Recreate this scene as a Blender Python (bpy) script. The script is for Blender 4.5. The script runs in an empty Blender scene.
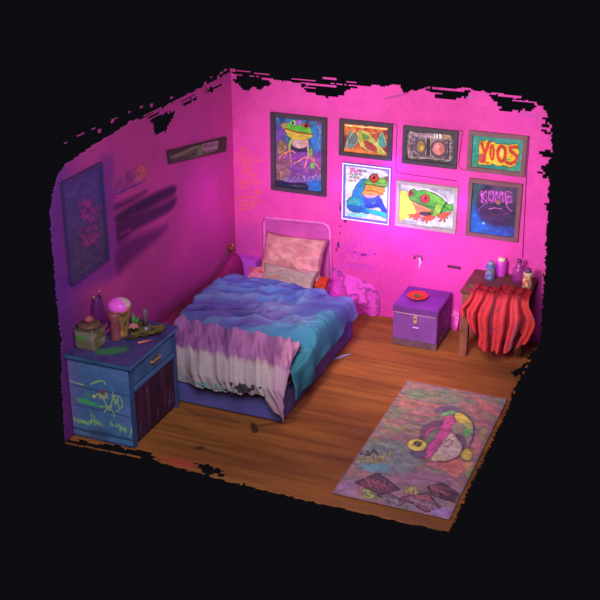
import bpy, bmesh, math, random
import numpy as np
from mathutils import Vector, Matrix
rng = np.random.RandomState(7); random.seed(7)
S = bpy.context.scene; COL = S.collection
S.view_settings.view_transform = 'Standard'; S.view_settings.look = 'None'
S.view_settings.exposure = 0; S.view_settings.gamma = 1

# ------------------------------------------------------------------ camera (surveyed pose)
YAW, PITCH, FPX = math.radians(22.19), math.radians(24.12), 1112.3
CAM = np.array([5.8747, -12.1953, 5.93])
FW = np.array([-math.sin(YAW)*math.cos(PITCH), math.cos(YAW)*math.cos(PITCH), -math.sin(PITCH)])
RT = np.array([math.cos(YAW), math.sin(YAW), 0.0]); UPV = np.cross(RT, FW)
def on(ax, val, x, y):
    d = FW + RT*(x-300)/FPX - UPV*(y-300)/FPX
    return CAM + d*(val-CAM[ax])/d[ax]
cd = bpy.data.cameras.new('camera'); cam = bpy.data.objects.new('camera', cd); COL.objects.link(cam)
cd.sensor_width = 36; cd.lens = 36*FPX/600; cd.clip_end = 60
cam.matrix_world = Matrix(((RT[0], UPV[0], -FW[0], CAM[0]), (RT[1], UPV[1], -FW[1], CAM[1]), (RT[2], UPV[2], -FW[2], CAM[2]), (0, 0, 0, 1)))
S.camera = cam

# ------------------------------------------------------------------ colour, materials
def lin(c):
    c = np.asarray(c, float)/255
    return np.where(c <= .04045, c/12.92, ((c+.055)/1.055)**2.4)
def L4(c): return tuple(lin(c)) + (1,)
MATS = {}
def mat(name, col, rough=.7, var=.12, scale=9, emit=None, estr=0, metal=0, bump=.0, alpha=1, trans=0):
    if name in MATS: return MATS[name]
    m = bpy.data.materials.new(name); m.use_nodes = True; nt = m.node_tree; b = nt.nodes['Principled BSDF']
    tc = nt.nodes.new('ShaderNodeTexCoord'); nz = nt.nodes.new('ShaderNodeTexNoise'); nz.inputs['Scale'].default_value = scale; nz.inputs['Detail'].default_value = 5
    nt.links.new(tc.outputs['Object'], nz.inputs['Vector'])
    r = nt.nodes.new('ShaderNodeValToRGB'); e = r.color_ramp.elements
    e[0].position = .3; e[1].position = .7
    c = np.asarray(lin(col)); e[0].color = tuple(c*(1-var*1.6)) + (1,); e[1].color = tuple(np.minimum(c*(1+var*1.6), 1)) + (1,)
    nt.links.new(nz.outputs['Fac'], r.inputs['Fac']); nt.links.new(r.outputs['Color'], b.inputs['Base Color'])
    b.inputs['Roughness'].default_value = rough; b.inputs['Metallic'].default_value = metal; b.inputs['Alpha'].default_value = alpha
    b.inputs['Transmission Weight'].default_value = trans
    if emit is not None:
        b.inputs['Emission Color'].default_value = L4(emit); b.inputs['Emission Strength'].default_value = estr
    if bump:
        bp = nt.nodes.new('ShaderNodeBump'); bp.inputs['Strength'].default_value = bump; bp.inputs['Distance'].default_value = .02
        nt.links.new(nz.outputs['Fac'], bp.inputs['Height']); nt.links.new(bp.outputs['Normal'], b.inputs['Normal'])
    MATS[name] = m; return m
def pmat(name, rough=.75, estr=0, bump=.15, scale=14, stretch=(1, 1, 1), spec=.3):
    """painted material: takes the colour painted on the mesh"""
    if name in MATS: return MATS[name]
    m = bpy.data.materials.new(name); m.use_nodes = True; nt = m.node_tree; b = nt.nodes['Principled BSDF']
    a = nt.nodes.new('ShaderNodeVertexColor'); a.layer_name = 'paint'
    tc = nt.nodes.new('ShaderNodeTexCoord'); mp = nt.nodes.new('ShaderNodeMapping'); mp.inputs['Scale'].default_value = stretch
    nz = nt.nodes.new('ShaderNodeTexNoise'); nz.inputs['Scale'].default_value = scale; nz.inputs['Detail'].default_value = 6
    nt.links.new(tc.outputs['Object'], mp.inputs['Vector']); nt.links.new(mp.outputs['Vector'], nz.inputs['Vector'])
    mr = nt.nodes.new('ShaderNodeMapRange'); mr.inputs['To Min'].default_value = .86; mr.inputs['To Max'].default_value = 1.14
    nt.links.new(nz.outputs['Fac'], mr.inputs['Value'])
    mx = nt.nodes.new('ShaderNodeVectorMath'); mx.operation = 'SCALE'
    nt.links.new(a.outputs['Color'], mx.inputs[0]); nt.links.new(mr.outputs['Result'], mx.inputs['Scale'])
    nt.links.new(mx.outputs['Vector'], b.inputs['Base Color'])
    b.inputs['Roughness'].default_value = rough; b.inputs['Specular IOR Level'].default_value = spec
    if estr:
        nt.links.new(mx.outputs['Vector'], b.inputs['Emission Color']); b.inputs['Emission Strength'].default_value = estr
    if bump:
        bp = nt.nodes.new('ShaderNodeBump'); bp.inputs['Strength'].default_value = bump; bp.inputs['Distance'].default_value = .015
        nt.links.new(nz.outputs['Fac'], bp.inputs['Height']); nt.links.new(bp.outputs['Normal'], b.inputs['Normal'])
    MATS[name] = m; return m

# ------------------------------------------------------------------ objects
def link(name, me, m=None, parent=None, smooth=False):
    o = bpy.data.objects.new(name, me); COL.objects.link(o)
    if m: me.materials.append(m)
    if parent is not None:
        o.parent = parent; p = Vector((0, 0, 0)); q = parent
        M = Matrix.Identity(4); chain = []
        while q is not None: chain.append(q); q = q.parent
        for q in reversed(chain):
            M = M @ q.matrix_parent_inverse @ Matrix.LocRotScale(q.location, q.rotation_euler, q.scale)
        o.matrix_parent_inverse = M.inverted()
    if smooth: me.polygons.foreach_set('use_smooth', [True]*len(me.polygons))
    return o
def tag(o, label=None, cat=None, group=None, kind=None):
    for k, v in (('label', label), ('category', cat), ('group', group), ('kind', kind)):
        if v: o[k] = v
    return o
def thing(name, loc, label, cat, group=None):
    o = bpy.data.objects.new(name, None); COL.objects.link(o); o.location = loc; o.empty_display_size = .1
    return tag(o, label, cat, group)
class MB:
    def __init__(s): s.bm = bmesh.new()
    def box(s, x0, x1, y0, y1, z0, z1, bev=0.008, rz=0):
        r = bmesh.ops.create_cube(s.bm, size=1); vs = r['verts']
        cx, cy, cz = (x0+x1)/2, (y0+y1)/2, (z0+z1)/2
        for v in vs:
            v.co = Vector((v.co.x*(x1-x0), v.co.y*(y1-y0), v.co.z*(z1-z0)))
        if rz: bmesh.ops.rotate(s.bm, verts=vs, matrix=Matrix.Rotation(rz, 3, 'Z'))
        for v in vs: v.co += Vector((cx, cy, cz))
        if bev:
            es = list({e for v in vs for e in v.link_edges})
            bmesh.ops.bevel(s.bm, geom=es, offset=bev, segments=2, affect='EDGES')
        return s
    def tube(s, pts, r, seg=8):
        pts = [Vector(p) for p in pts]; rings = []
        for i, p in enumerate(pts):
            d = (pts[min(i+1, len(pts)-1)]-pts[max(i-1, 0)]).normalized()
            a = d.cross(Vector((0, 0, 1)))
            if a.length < .1: a = d.cross(Vector((1, 0, 0)))
            a.normalize(); b = d.cross(a); rr = r[i] if hasattr(r, '__len__') else r
            rings.append([s.bm.verts.new(p+a*rr*math.cos(k*2*math.pi/seg)+b*rr*math.sin(k*2*math.pi/seg)) for k in range(seg)])
        for A, B in zip(rings, rings[1:]):
            for k in range(seg): s.bm.faces.new((A[k], A[(k+1) % seg], B[(k+1) % seg], B[k]))
        s.bm.faces.new(rings[0][::-1]); s.bm.faces.new(rings[-1]); return s
    def lathe(s, c, prof, seg=24, sx=1, sy=1):
        c = Vector(c); rings = []
        for r, z in prof:
            rings.append([s.bm.verts.new(c+Vector((r*sx*math.cos(k*2*math.pi/seg), r*sy*math.sin(k*2*math.pi/seg), z))) for k in range(seg)])
        for A, B in zip(rings, rings[1:]):
            for k in range(seg): s.bm.faces.new((A[k], A[(k+1) % seg], B[(k+1) % seg], B[k]))
        s.bm.faces.new(rings[0][::-1]); s.bm.faces.new(rings[-1]); return s
    def build(s, name, m, parent=None, smooth=False):
        bmesh.ops.recalc_face_normals(s.bm, faces=s.bm.faces)
        me = bpy.data.meshes.new(name); s.bm.to_mesh(me); s.bm.free()
        return link(name, me, m, parent, smooth)
def grid_mesh(name, P, C=None, mask=None, m=None, parent=None, smooth=True, flip=False, closed_s=False):
    """P (ny,nx,3), C (ny,nx,3) sRGB 0..255, mask (ny-1,nx-1)"""
    ny, nx = P.shape[:2]; idx = np.arange(ny*nx).reshape(ny, nx)
    q = np.stack([idx[:-1, :-1], idx[:-1, 1:], idx[1:, 1:], idx[1:, :-1]], -1)
    if flip: q = q[..., ::-1]
    q = q.reshape(-1, 4) if mask is None else q[mask]
    used = np.unique(q); re = np.full(ny*nx, -1); re[used] = np.arange(len(used)); q = re[q]
    co = P.reshape(-1, 3)[used]
    me = bpy.data.meshes.new(name)
    me.vertices.add(len(co)); me.vertices.foreach_set('co', co.astype(np.float32).ravel())
    me.loops.add(len(q)*4); me.loops.foreach_set('vertex_index', q.astype(np.int32).ravel())
    me.polygons.add(len(q)); me.polygons.foreach_set('loop_start', np.arange(len(q), dtype=np.int32)*4)
    me.update(calc_edges=True); me.validate()
    if C is not None:
        a = me.color_attributes.new('paint', 'FLOAT_COLOR', 'POINT')
        c = np.ones((len(co), 4), np.float32); c[:, :3] = lin(np.clip(C.reshape(-1, 3)[used], 0, 255)); a.data.foreach_set('color', c.ravel())
    return link(name, me, m, parent, smooth)
def solid(o, t, off=-1):
    md = o.modifiers.new('thickness', 'SOLIDIFY'); md.thickness = t; md.offset = off; return o

# ------------------------------------------------------------------ noise + painter
def vnoise(x, y, seed=0):
    x = np.asarray(x, float); y = np.asarray(y, float)
    def h(i, j):
        n = (i.astype(np.int64)*374761393 + j.astype(np.int64)*668265263 + seed*1442695041) & 0x7fffffff
        n = ((n ^ (n >> 13))*1274126177) & 0x7fffffff
        return ((n ^ (n >> 16)) & 0xffff)/65535.0
    xi, yi = np.floor(x), np.floor(y); fx, fy = x-xi, y-yi; fx = fx*fx*(3-2*fx); fy = fy*fy*(3-2*fy)
    a, b, c, d = h(xi, yi), h(xi+1, yi), h(xi, yi+1), h(xi+1, yi+1)
    return (a*(1-fx)+b*fx)*(1-fy)+(c*(1-fx)+d*fx)*fy
def fbm(x, y, seed=0, oc=4):
    s = 0; a = .5; t = 0
    for i in range(oc): s = s+a*vnoise(x*2**i, y*2**i, seed+i*17); t += a; a *= .5
    return s/t
def sstep(a, b, x): t = np.clip((x-a)/(b-a), 0, 1); return t*t*(3-2*t)
def mixc(a, b, t): t = np.asarray(t)[..., None]; return np.asarray(a, float)*(1-t)+np.asarray(b, float)*t
def crom(p, closed=True, n=5):
    p = np.asarray(p, float)
    if len(p) < 3: return p
    out = []; N = len(p)
    for i in range(N if closed else N-1):
        if closed: a, b, c, d = p[i-1], p[i], p[(i+1) % N], p[(i+2) % N]
        else: a, b, c, d = p[max(i-1, 0)], p[i], p[i+1], p[min(i+2, N-1)]
        for k in range(n):
            t = k/n; out.append(.5*((2*b)+(-a+c)*t+(2*a-5*b+4*c-d)*t*t+(-a+3*b-3*c+d)*t**3))
    if not closed: out.append(p[-1])
    return np.array(out)
def segdist(X, Y, p, closed):
    D = np.full(X.shape, 1e9); N = len(p)
    for i in range(N if closed else N-1):
        a, b = p[i], p[(i+1) % N]; ab = b-a; l = ab@ab+1e-12
        t = np.clip(((X-a[0])*ab[0]+(Y-a[1])*ab[1])/l, 0, 1)
        D = np.minimum(D, (X-a[0]-t*ab[0])**2+(Y-a[1]-t*ab[1])**2)
    return np.sqrt(D)
def inside(X, Y, p):
    c = np.zeros(X.shape, bool); N = len(p)
    for i in range(N):
        (x1, y1), (x2, y2) = p[i], p[(i+1) % N]
        if y1 == y2: continue
        k = ((y1 > Y) != (y2 > Y)) & (X < (x2-x1)*(Y-y1)/(y2-y1)+x1); c ^= k
    return c
class Canvas:
    """a painted sheet lying in the plane  axis = val;  (a,b) = the two in-plane coordinates"""
    def __init__(s, ax, val, a0, a1, b0, b1, cell, col):
        s.ax, s.val = ax, val; s.a0, s.a1, s.b0, s.b1, s.cell = a0, a1, b0, b1, cell
        s.nx = int(round((a1-a0)/cell))+1; s.ny = int(round((b1-b0)/cell))+1
        s.A, s.B = np.meshgrid(np.linspace(a0, a1, s.nx), np.linspace(b0, b1, s.ny))
        s.C = np.empty(s.A.shape+(3,)); s.C[:] = col; s.reg = None; s.k = 1
    def region(s, x0, y0, x1, y1, W=600): s.reg = (x0, y0, W/(x1-x0)); s.k = 1/s.reg[2]*.0124; return s
    def T(s, p):
        if s.reg is None: return np.asarray(p, float)
        x0, y0, k = s.reg; o = []
        for x, y in p:
            q = on(s.ax, s.val, x0+x/k, y0+y/k); o.append([q[i] for i in range(3) if i != s.ax])
        return np.array(o)
    def _box(s, p, m):
        lo, hi = p.min(0)-m, p.max(0)+m; da = (s.a1-s.a0)/(s.nx-1); db = (s.b1-s.b0)/(s.ny-1)
        i0 = max(int((lo[0]-s.a0)/da), 0); i1 = min(int((hi[0]-s.a0)/da)+2, s.nx); j0 = max(int((lo[1]-s.b0)/db), 0); j1 = min(int((hi[1]-s.b0)/db)+2, s.ny)
        return (slice(j0, j1), slice(i0, i1)) if i1 > i0 and j1 > j0 else None
    def _put(s, sl, al, col): s.C[sl] = s.C[sl]*(1-al[..., None])+np.asarray(col, float)*al[..., None]
    def fill(s, p, col, a=1, soft=1.0, curve=True):
        p = s.T(p); p = crom(p) if curve else p; so = soft*s.cell; sl = s._box(p, so)
        if sl is None: return s
        X, Y = s.A[sl], s.B[sl]; d = segdist(X, Y, p, True); sd = np.where(inside(X, Y, p), -d, d)
        s._put(sl, np.clip(.5-sd/so/1.0, 0, 1)*a, col); return s
    def line(s, p, w, col, a=1, curve=True, soft=1.0):
        p = s.T(p); p = crom(p, False) if curve else p; w = max(w*s.k, s.cell*.7) if s.reg else w; sl = s._box(p, w+s.cell*soft)
        if sl is None: return s
        d = segdist(s.A[sl], s.B[sl], p, False); s._put(sl, np.clip(.5+(w/2-d)/(s.cell*soft), 0, 1)*a, col); return s
    def ell(s, c, rx, ry, col, a=1, rot=0, soft=1.0):
        cr, sr = math.cos(rot), math.sin(rot)
        p = [(c[0]+rx*math.cos(t)*cr-ry*math.sin(t)*sr, c[1]+rx*math.cos(t)*sr+ry*math.sin(t)*cr) for t in np.linspace(0, 2*math.pi, 18)[:-1]]
        return s.fill(p, col, a, soft)
    def ring(s, c, rx, ry, w, col, a=1):
        p = [(c[0]+rx*math.cos(t), c[1]+ry*math.sin(t)) for t in np.linspace(0, 2*math.pi, 18)]; return s.line(p, w, col, a)
    def noise(s, cols, sa, sb, seed, a=1, poly=None, contrast=3):
        n = fbm(s.A*sa, s.B*sb, seed); t = np.clip((n-.5)*contrast+.5, 0, .999)*(len(cols)-1)
        cols = np.asarray(cols, float); i = np.floor(t).astype(int); f = (t-i)[..., None]; c = cols[i]*(1-f)+cols[i+1]*f
        if np.isscalar(a): a = np.full(n.shape, float(a))
        if poly is not None: a = a*inside(s.A, s.B, crom(s.T(poly)))
        s.C = s.C*(1-a[..., None])+c*a[..., None]; return s
    def scribble(s, p0, p1, h, w, col, a=1, n=14, seed=0, jit=1.0):
        r = random.Random(seed); pts = []
        for i in range(n*2):
            t = i/(n*2-1); x = p0[0]+(p1[0]-p0[0])*t; y = p0[1]+(p1[1]-p0[1])*t
            pts.append((x+r.uniform(-1, 1)*h*.35*jit, y+(h/2 if i % 2 else -h/2)*r.uniform(.25, 1)))
        return s.line(pts, w, col, a)
    def finish(s, seed=1, warp=.0032, grain=.07, sat=1.0, tint=None, ta=0, fs=60, edge=3):
        da = (s.a1-s.a0)/(s.nx-1); J, I = np.mgrid[0:s.ny, 0:s.nx]
        wa = (fbm(s.A*28, s.B*28, seed, 3)-.5)*2*warp/da*1.6; wb = (fbm(s.A*28+9, s.B*28+4, seed+3, 3)-.5)*2*warp/da*1.6
        s.C = s.C[np.clip((J+wb).round().astype(int), 0, s.ny-1), np.clip((I+wa).round().astype(int), 0, s.nx-1)]
        g = (fbm(s.A*fs, s.B*fs, seed+7, 3)-.5)*2; g2 = (fbm(s.A*fs*.6+s.B*fs*.5, s.B*fs*.9, seed+11, 3)-.5)*2
        s.C = s.C*(1+grain*1.3*g[..., None])+g2[..., None]*np.array([14, -9, 12])*grain*4
        if edge:
            B = s.C.copy()
            for _ in range(edge):
                B[1:-1] = (B[:-2]+B[1:-1]*2+B[2:])/4; B[:, 1:-1] = (B[:, :-2]+B[:, 1:-1]*2+B[:, 2:])/4
            dl = (s.C-B).mean(-1, keepdims=True); ed = np.abs(s.C-B).sum(-1, keepdims=True)
            s.C = s.C*(1-np.clip(ed/260, 0, .45))+dl*.8; lo = fbm(s.A*16, s.B*22, seed+23, 3)[..., None]; s.C = s.C*(.80+.42*lo)
        L = s.C.mean(-1, keepdims=True); s.C = L+(s.C-L)*sat
        if tint is not None: s.C = s.C*(1-ta)+np.asarray(tint, float)*ta
        return s
    def build(s, name, m, parent=None, mask=None, off=0.0, flip=False, smooth=False):
        P = np.empty(s.A.shape+(3,)); o = [i for i in range(3) if i != s.ax]
        P[..., o[0]] = s.A; P[..., o[1]] = s.B; P[..., s.ax] = s.val+off
        return grid_mesh(name, P, s.C, mask, m, parent, smooth, flip)
def mesh_mask(cv, outer, holes=(), bits=(), jag=.012, seed=3):
    a = (cv.A[:-1, :-1]+cv.A[1:, 1:])/2; b = (cv.B[:-1, :-1]+cv.B[1:, 1:])/2
    q = .026; ba = np.round(a/q); bb = np.round(b/q)
    ja = (vnoise(ba*.55, bb*.9, seed)-.5)*2*jag*2.2; jb = (vnoise(ba*.5, bb*.95, seed+9)-.5)*2*jag*1.6
    m = inside(a+ja*.6, b+jb*.6, outer)
    for h in holes: m &= ~inside(np.round(a/q)*q+ja*1.7, np.round(b/q)*q+jb*1.5, h)
    for (x0, y0, x1, y1) in bits: m |= (a > x0) & (a < x1) & (b > y0) & (b < y1)
    return m
def planepts(ax, val, px):
    o = [i for i in range(3) if i != ax]; r = []
    for x, y in px: q = on(ax, val, x, y); r.append([q[o[0]], q[o[1]]])
    return np.array(r)

# ================================================================== THE SETTING
# ---- back wall
bw = Canvas(1, 0.0, -0.02, 4.24, 0.0, 3.02, .0125, (228, 70, 164))
bw.noise([(210, 66, 150), (228, 78, 166), (234, 72, 178)], 1.1, 1.1, 5, .75)
bw.noise([(196, 60, 150), (232, 74, 172), (240, 90, 180)], 6, 6, 6, .15)
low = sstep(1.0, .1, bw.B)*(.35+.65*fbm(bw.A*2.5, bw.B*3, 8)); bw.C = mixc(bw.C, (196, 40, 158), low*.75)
bw.region(235, 135, 275, 215, 300)                                   # orange scribbled tag
R = random.Random(4); OR = (232, 112, 92)
for (x0, y0, x1, y1) in [(40, 100, 135, 125), (10, 160, 70, 150), (70, 190, 225, 175), (15, 215, 90, 195), (40, 270, 190, 300), (20, 330, 90, 345), (90, 355, 235, 350), (30, 385, 110, 370), (150, 440, 215, 400), (20, 470, 200, 490), (30, 545, 150, 530), (60, 240, 150, 230)]:
    for k in range(3):
        cx, cy = (x0+x1)/2+R.uniform(-8, 8), (y0+y1)/2+R.uniform(-8, 8); rx, ry = abs(x1-x0)/2*R.uniform(.7, 1.1), 16*R.uniform(.6, 1.2)
        ro = math.atan2(y1-y0, x1-x0)
        p = [(cx+rx*math.cos(t)*math.cos(ro)-ry*math.sin(t)*math.sin(ro), cy+rx*math.cos(t)*math.sin(ro)+ry*math.sin(t)*math.cos(ro)) for t in np.linspace(.4, 2*math.pi*R.uniform(.7, 1), 10)]
        bw.line(p, 6, OR, .5)
for k in range(9): bw.scribble((10, 160+k*45), (120+R.uniform(0, 90), 150+k*45), 30, 6, (222, 92, 104), .5, 5, k)
bw.region(325, 220, 465, 320)                                        # violet scrawl below the lit frog
VI = (176, 52, 196)
for i, (a, b, h) in enumerate([((55, 110), (180, 95), 50), ((70, 150), (200, 140), 40), ((60, 190), (210, 200), 45), ((300, 110), (400, 130), 40), ((420, 110), (540, 150), 35)]):
    bw.scribble(a, b, h, 4, VI, .55 if i < 3 else .3, 9, 30+i)
bw.ring((215, 105), 30, 40, 4, VI, .55); bw.ring((110, 160), 45, 30, 4, VI, .5); bw.ring((190, 180), 50, 30, 4, VI, .4); bw.ring((440, 165), 25, 22, 4, VI, .3)
for (x, y, w, h) in [(58, 105, 8, 22), (66, 55, 5, 8), (88, 4, 9, 6), (50, 125, 6, 10), (128, 136, 8, 5), (168, 147, 24, 8), (215, 143, 6, 5)]:
    bw.fill([(x-w/2, y-h/2), (x+w/2, y-h/2+2), (x+w/2, y+h/2), (x-w/2, y+h/2)], (64, 20, 74), .95, curve=False)
bw.region(335, 155, 400, 230, 520)
for (x, y, w, h) in [(42, 385, 14, 8), (48, 425, 16, 40), (62, 470, 14, 50), (85, 520, 16, 40), (45, 570, 18, 12), (70, 430, 12, 14)]:
    bw.fill([(x-w/2, y-h/2), (x+w/2, y-h/2+4), (x+w/2-4, y+h/2), (x-w/2+3, y+h/2-4)], (50, 16, 60), .95, curve=False)
bw.region(385, 60, 565, 240)                                         # pencil line high on the wall, pale streaks
bw.line([(0, 128), (75, 112)], 3, (110, 60, 120), .8); bw.line([(455, 175), (515, 190)], 3, (150, 90, 190), .8)
bw.line([(200, 108), (290, 122)], 5, (110, 140, 180), .8); bw.line([(120, 95), (180, 92)], 4, (120, 60, 120), .7)
bw.region(225, 205, 345, 305)                                        # scuffs round the head of the bed
bw.fill([(60, 100), (175, 95), (180, 240), (65, 245)], (196, 66, 170), .6, 8, False)
out = planepts(1, 0, [(237.2, 292.5), (231.5, 70), (236, 74), (255, 76), (275, 79), (300, 83), (330, 83), (352, 85), (372, 86), (400, 86), (404, 93), (430, 86), (462, 88), (488, 92), (520, 99), (536, 102), (546, 112), (551, 125), (552, 144), (549, 165), (549, 195), (547, 225), (546, 260), (543, 300), (540, 342.5)])
out[0] = (-.2, -.1); out[1, 0] = -.2; out[-1, 1] = -.1
hol = [[(237, 76), (245, 74), (262, 77), (272, 80), (268, 86), (256, 88), (247, 91), (240, 86), (236, 82)],
       [(299, 85), (318, 83), (345, 85), (357, 86), (346, 92), (336, 97), (322, 96), (312, 92), (302, 88)],
       [(428, 88), (440, 87), (470, 91), (474, 94), (462, 97), (442, 99), (433, 95)],
       [(487, 94), (500, 93), (520, 100), (536, 105), (530, 110), (510, 112), (496, 106)],
       [(544, 118), (549, 120), (549, 127), (544, 127)], [(545, 129), (549, 130), (549, 135), (545, 135)], [(542, 151), (550, 151), (551, 156), (543, 156)],
       [(542, 165), (549, 164), (550, 175), (545, 179), (541, 172)], [(546, 205), (550, 204), (550, 214), (547, 213)]]
bits = []
for (x, y, w, h) in [(244, 71, 14, .8), (262, 73.5, 16, .8), (226+6, 70, 7, 2), (304, 80, 24, .9), (330, 78.5, 14, .8), (322, 85, 30, .9), (310, 87.5, 12, .8), (352, 82, 10, 1.2), (396, 88, 10, 5), (376, 85.5, 8, 1), (445, 89, 26, 1.2), (436, 93, 14, .9), (466, 88.5, 10, 1.4), (498, 93, 12, 1.2), (510, 96, 24, 1), (520, 101, 16, .9), (541, 107, 5, 2), (548, 139, 4, 2), (552, 151, 2, 2)]:
    q = planepts(1, 0, [(x-w/2, y+h/2), (x+w/2, y-h/2)]); c = q.mean(0); hw = max((q[1, 0]-q[0, 0])/2, .008); hh = max(h*.007, .0075)
    bits.append((c[0]-hw, c[1]-hh, c[0]+hw, c[1]+hh))
mk = mesh_mask(bw, out, [planepts(1, 0, h) for h in hol], bits, seed=3)
PW = pmat('painted plaster', .85, bump=.12, scale=22)
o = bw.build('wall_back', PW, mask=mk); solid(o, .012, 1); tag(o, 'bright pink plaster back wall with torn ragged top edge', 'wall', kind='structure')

# ---- left wall
lw = Canvas(0, 0.0, -4.32, 0.0, 0.0, 3.02, .0125, (190, 44, 132))
lw.noise([(186, 78, 136), (204, 84, 148), (208, 76, 158)], 1.0, 1.0, 15, .8)
lw.noise([(160, 40, 130), (200, 50, 140)], 5, 5, 16, .2)
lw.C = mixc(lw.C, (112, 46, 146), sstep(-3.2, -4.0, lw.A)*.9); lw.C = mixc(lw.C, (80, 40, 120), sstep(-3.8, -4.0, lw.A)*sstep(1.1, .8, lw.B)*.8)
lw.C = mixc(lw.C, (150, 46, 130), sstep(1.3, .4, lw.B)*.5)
lw.region(40, 150, 180, 290)
lw.fill([(255, 25), (310, 20), (345, 520), (300, 560), (60, 620), (60, 560), (290, 480)], (96, 44, 150), .5, 10, False)
DK = (62, 26, 66)
lw.fill([(322, 235), (400, 200), (458, 172), (440, 195), (380, 232), (328, 256)], DK, .75, 5)
lw.fill([(328, 280), (400, 232), (480, 190), (574, 152), (574, 190), (500, 232), (420, 275), (335, 310)], DK, .95, 5)
lw.fill([(332, 305), (420, 272), (520, 232), (583, 203), (565, 255), (480, 305), (400, 350), (338, 402)], (70, 28, 74), .88, 5)
lw.fill([(335, 415), (430, 362), (545, 325), (500, 385), (420, 450), (335, 525)], (98, 32, 96), .85, 9)
lw.line([(345, 360), (390, 340)], 10, (170, 40, 130), .7); lw.line([(390, 285), (410, 270), (440, 290), (470, 300), (460, 275)], 3, (120, 50, 120), .7)
lw.line([(400, 250), (410, 275), (380, 280)], 4, (110, 60, 120), .7)
lw.line([(340, 395), (420, 345), (520, 290)], 6, (168, 42, 134), .5, soft=2)
for k in range(14):
    x = 330+k*17; lw.line([(x, 300-k*7), (x+30, 270-k*8)], 3, (92, 40, 96), .5)
lw.region(150, 240, 250, 320)
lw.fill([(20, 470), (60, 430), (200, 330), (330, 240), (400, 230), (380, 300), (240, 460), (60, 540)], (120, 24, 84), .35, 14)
outl = planepts(0, 0, [(237.2, 292.5), (231.5, 71), (226, 75), (200, 88), (170, 104), (145, 118), (132, 121), (106, 138), (88, 149), (76, 157), (66, 165), (58, 175), (54, 190), (51, 212), (51, 230), (54, 256), (56, 285), (58, 310), (62, 340), (62, 380), (64, 410), (65, 441)])
outl[0] = (.2, -.1); outl[1, 0] = .2; outl[-1, 1] = -.1
holl = [[(148, 117), (158, 113), (172, 113), (176, 110), (172, 122), (166, 130), (157, 134), (153, 128), (150, 122)], [(200, 90.5), (212, 86), (224, 82), (220, 88), (208, 92)],
        [(178, 103), (186, 99), (198, 94), (196, 100), (186, 106)]]
bits = []
for (x, y, w, h) in [(46, 147.5, 2.5, 2.5), (54, 144.5, 2, 2), (63, 141, 2.5, 2), (66, 143, 2, 2), (79, 134.5, 2, 3), (82, 133, 4, 2), (94, 128, 3, 2.5), (100, 131, 2, 4), (115, 118, 4, 2), (130, 112, 2, 1.5), (142, 107, 2, 2), (152, 105, 2, 3), (113, 122, 2, 2), (172, 97.5, 2, 2.5), (212, 77, 2, 2), (206, 84, 2, 4), (222, 73, 3, 2), (226, 70, 3, 2), (219, 78, 2, 5)]:
    c = planepts(0, 0, [(x, y)])[0]; bits.append((c[0]-w*.012, c[1]-h*.006, c[0]+w*.012, c[1]+h*.006))
for (p0, p1) in [((145, 116), (224, 78)), ((150, 119), (226, 81))]:
    a, b = planepts(0, 0, [p0, p1])
    for k in range(70):
        if vnoise(np.array(k*.4), np.array(p0[1]*1.0), 2) < .36: continue
        c = a+(b-a)*k/69; bits.append((c[0]-.016, c[1]-.0085, c[0]+.016, c[1]+.0085))
mk = mesh_mask(lw, outl, [planepts(0, 0, h) for h in holl], bits, seed=23)
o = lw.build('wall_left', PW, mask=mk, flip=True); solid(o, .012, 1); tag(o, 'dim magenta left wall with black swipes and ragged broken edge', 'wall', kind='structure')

# ---- floor
fl = Canvas(2, 0.0, 0.0, 4.02, -4.2, 0.0, .0125, (150, 82, 44))
fl.noise([(112, 66, 38), (140, 86, 44), (172, 108, 52)], .7, 4, 41, .8, contrast=2.2)
fl.noise([(96, 48, 28), (160, 88, 44), (190, 118, 60)], 1.6, 20, 43, .25, contrast=2.2)
for k in range(1, 22):
    y = -k*.195; al = np.clip(1-np.abs(fl.B-y)/.011, 0, 1)*.16; fl.C = mixc(fl.C, (70, 36, 22), al)
    for j in range(3):
        x = (k*1.37+j*1.5) % 4.1; al = np.clip(1-np.abs(fl.A-x)/.009, 0, 1)*((fl.B > y) & (fl.B < y+.195))*.15; fl.C = mixc(fl.C, (70, 36, 22), al)
fl.region(320, 370, 520, 570)
fl.line([(90, 180), (120, 186), (135, 183)], 7, (112, 92, 92), .7)
fl.fill([(0, 402), (20, 380), (300, 440), (385, 484), (380, 490)], (128, 84, 70), .35, 8, False)
fl.region(130, 370, 330, 500)
fl.fill([(85, 262), (130, 266), (175, 272), (195, 290), (140, 288)], (196, 70, 66), .7, 5)
fl.fill([(365, 158), (380, 165), (385, 185), (368, 188), (362, 170)], (62, 40, 40), .85, 2)
fl.line([(170, 118), (200, 132), (230, 138), (330, 158)], 8, (96, 62, 50), .6); fl.line([(385, 168), (440, 160), (490, 156)], 10, (92, 52, 40), .6)
fl.fill([(195, 232), (215, 228), (225, 236), (200, 240)], (70, 40, 46), .8, 2)
fl.line([(170, 310), (260, 322), (400, 350)], 4, (150, 130, 60), .5)
fl.region(380, 220, 560, 400)
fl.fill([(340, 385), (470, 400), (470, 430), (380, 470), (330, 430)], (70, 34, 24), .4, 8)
outf = planepts(2, 0, [(237.2, 292), (539.6, 341.5), (538, 348), (532, 352), (528, 362), (522, 366), (517, 371), (520, 378), (515, 386), (512, 395), (510, 404), (448.5, 532), (400, 521), (320, 503), (240, 484), (163, 463), (135, 452), (100, 446.5), (65, 440.5)])
outf[0] = (-.1, .1); outf[1] = (4.0, .1)
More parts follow.
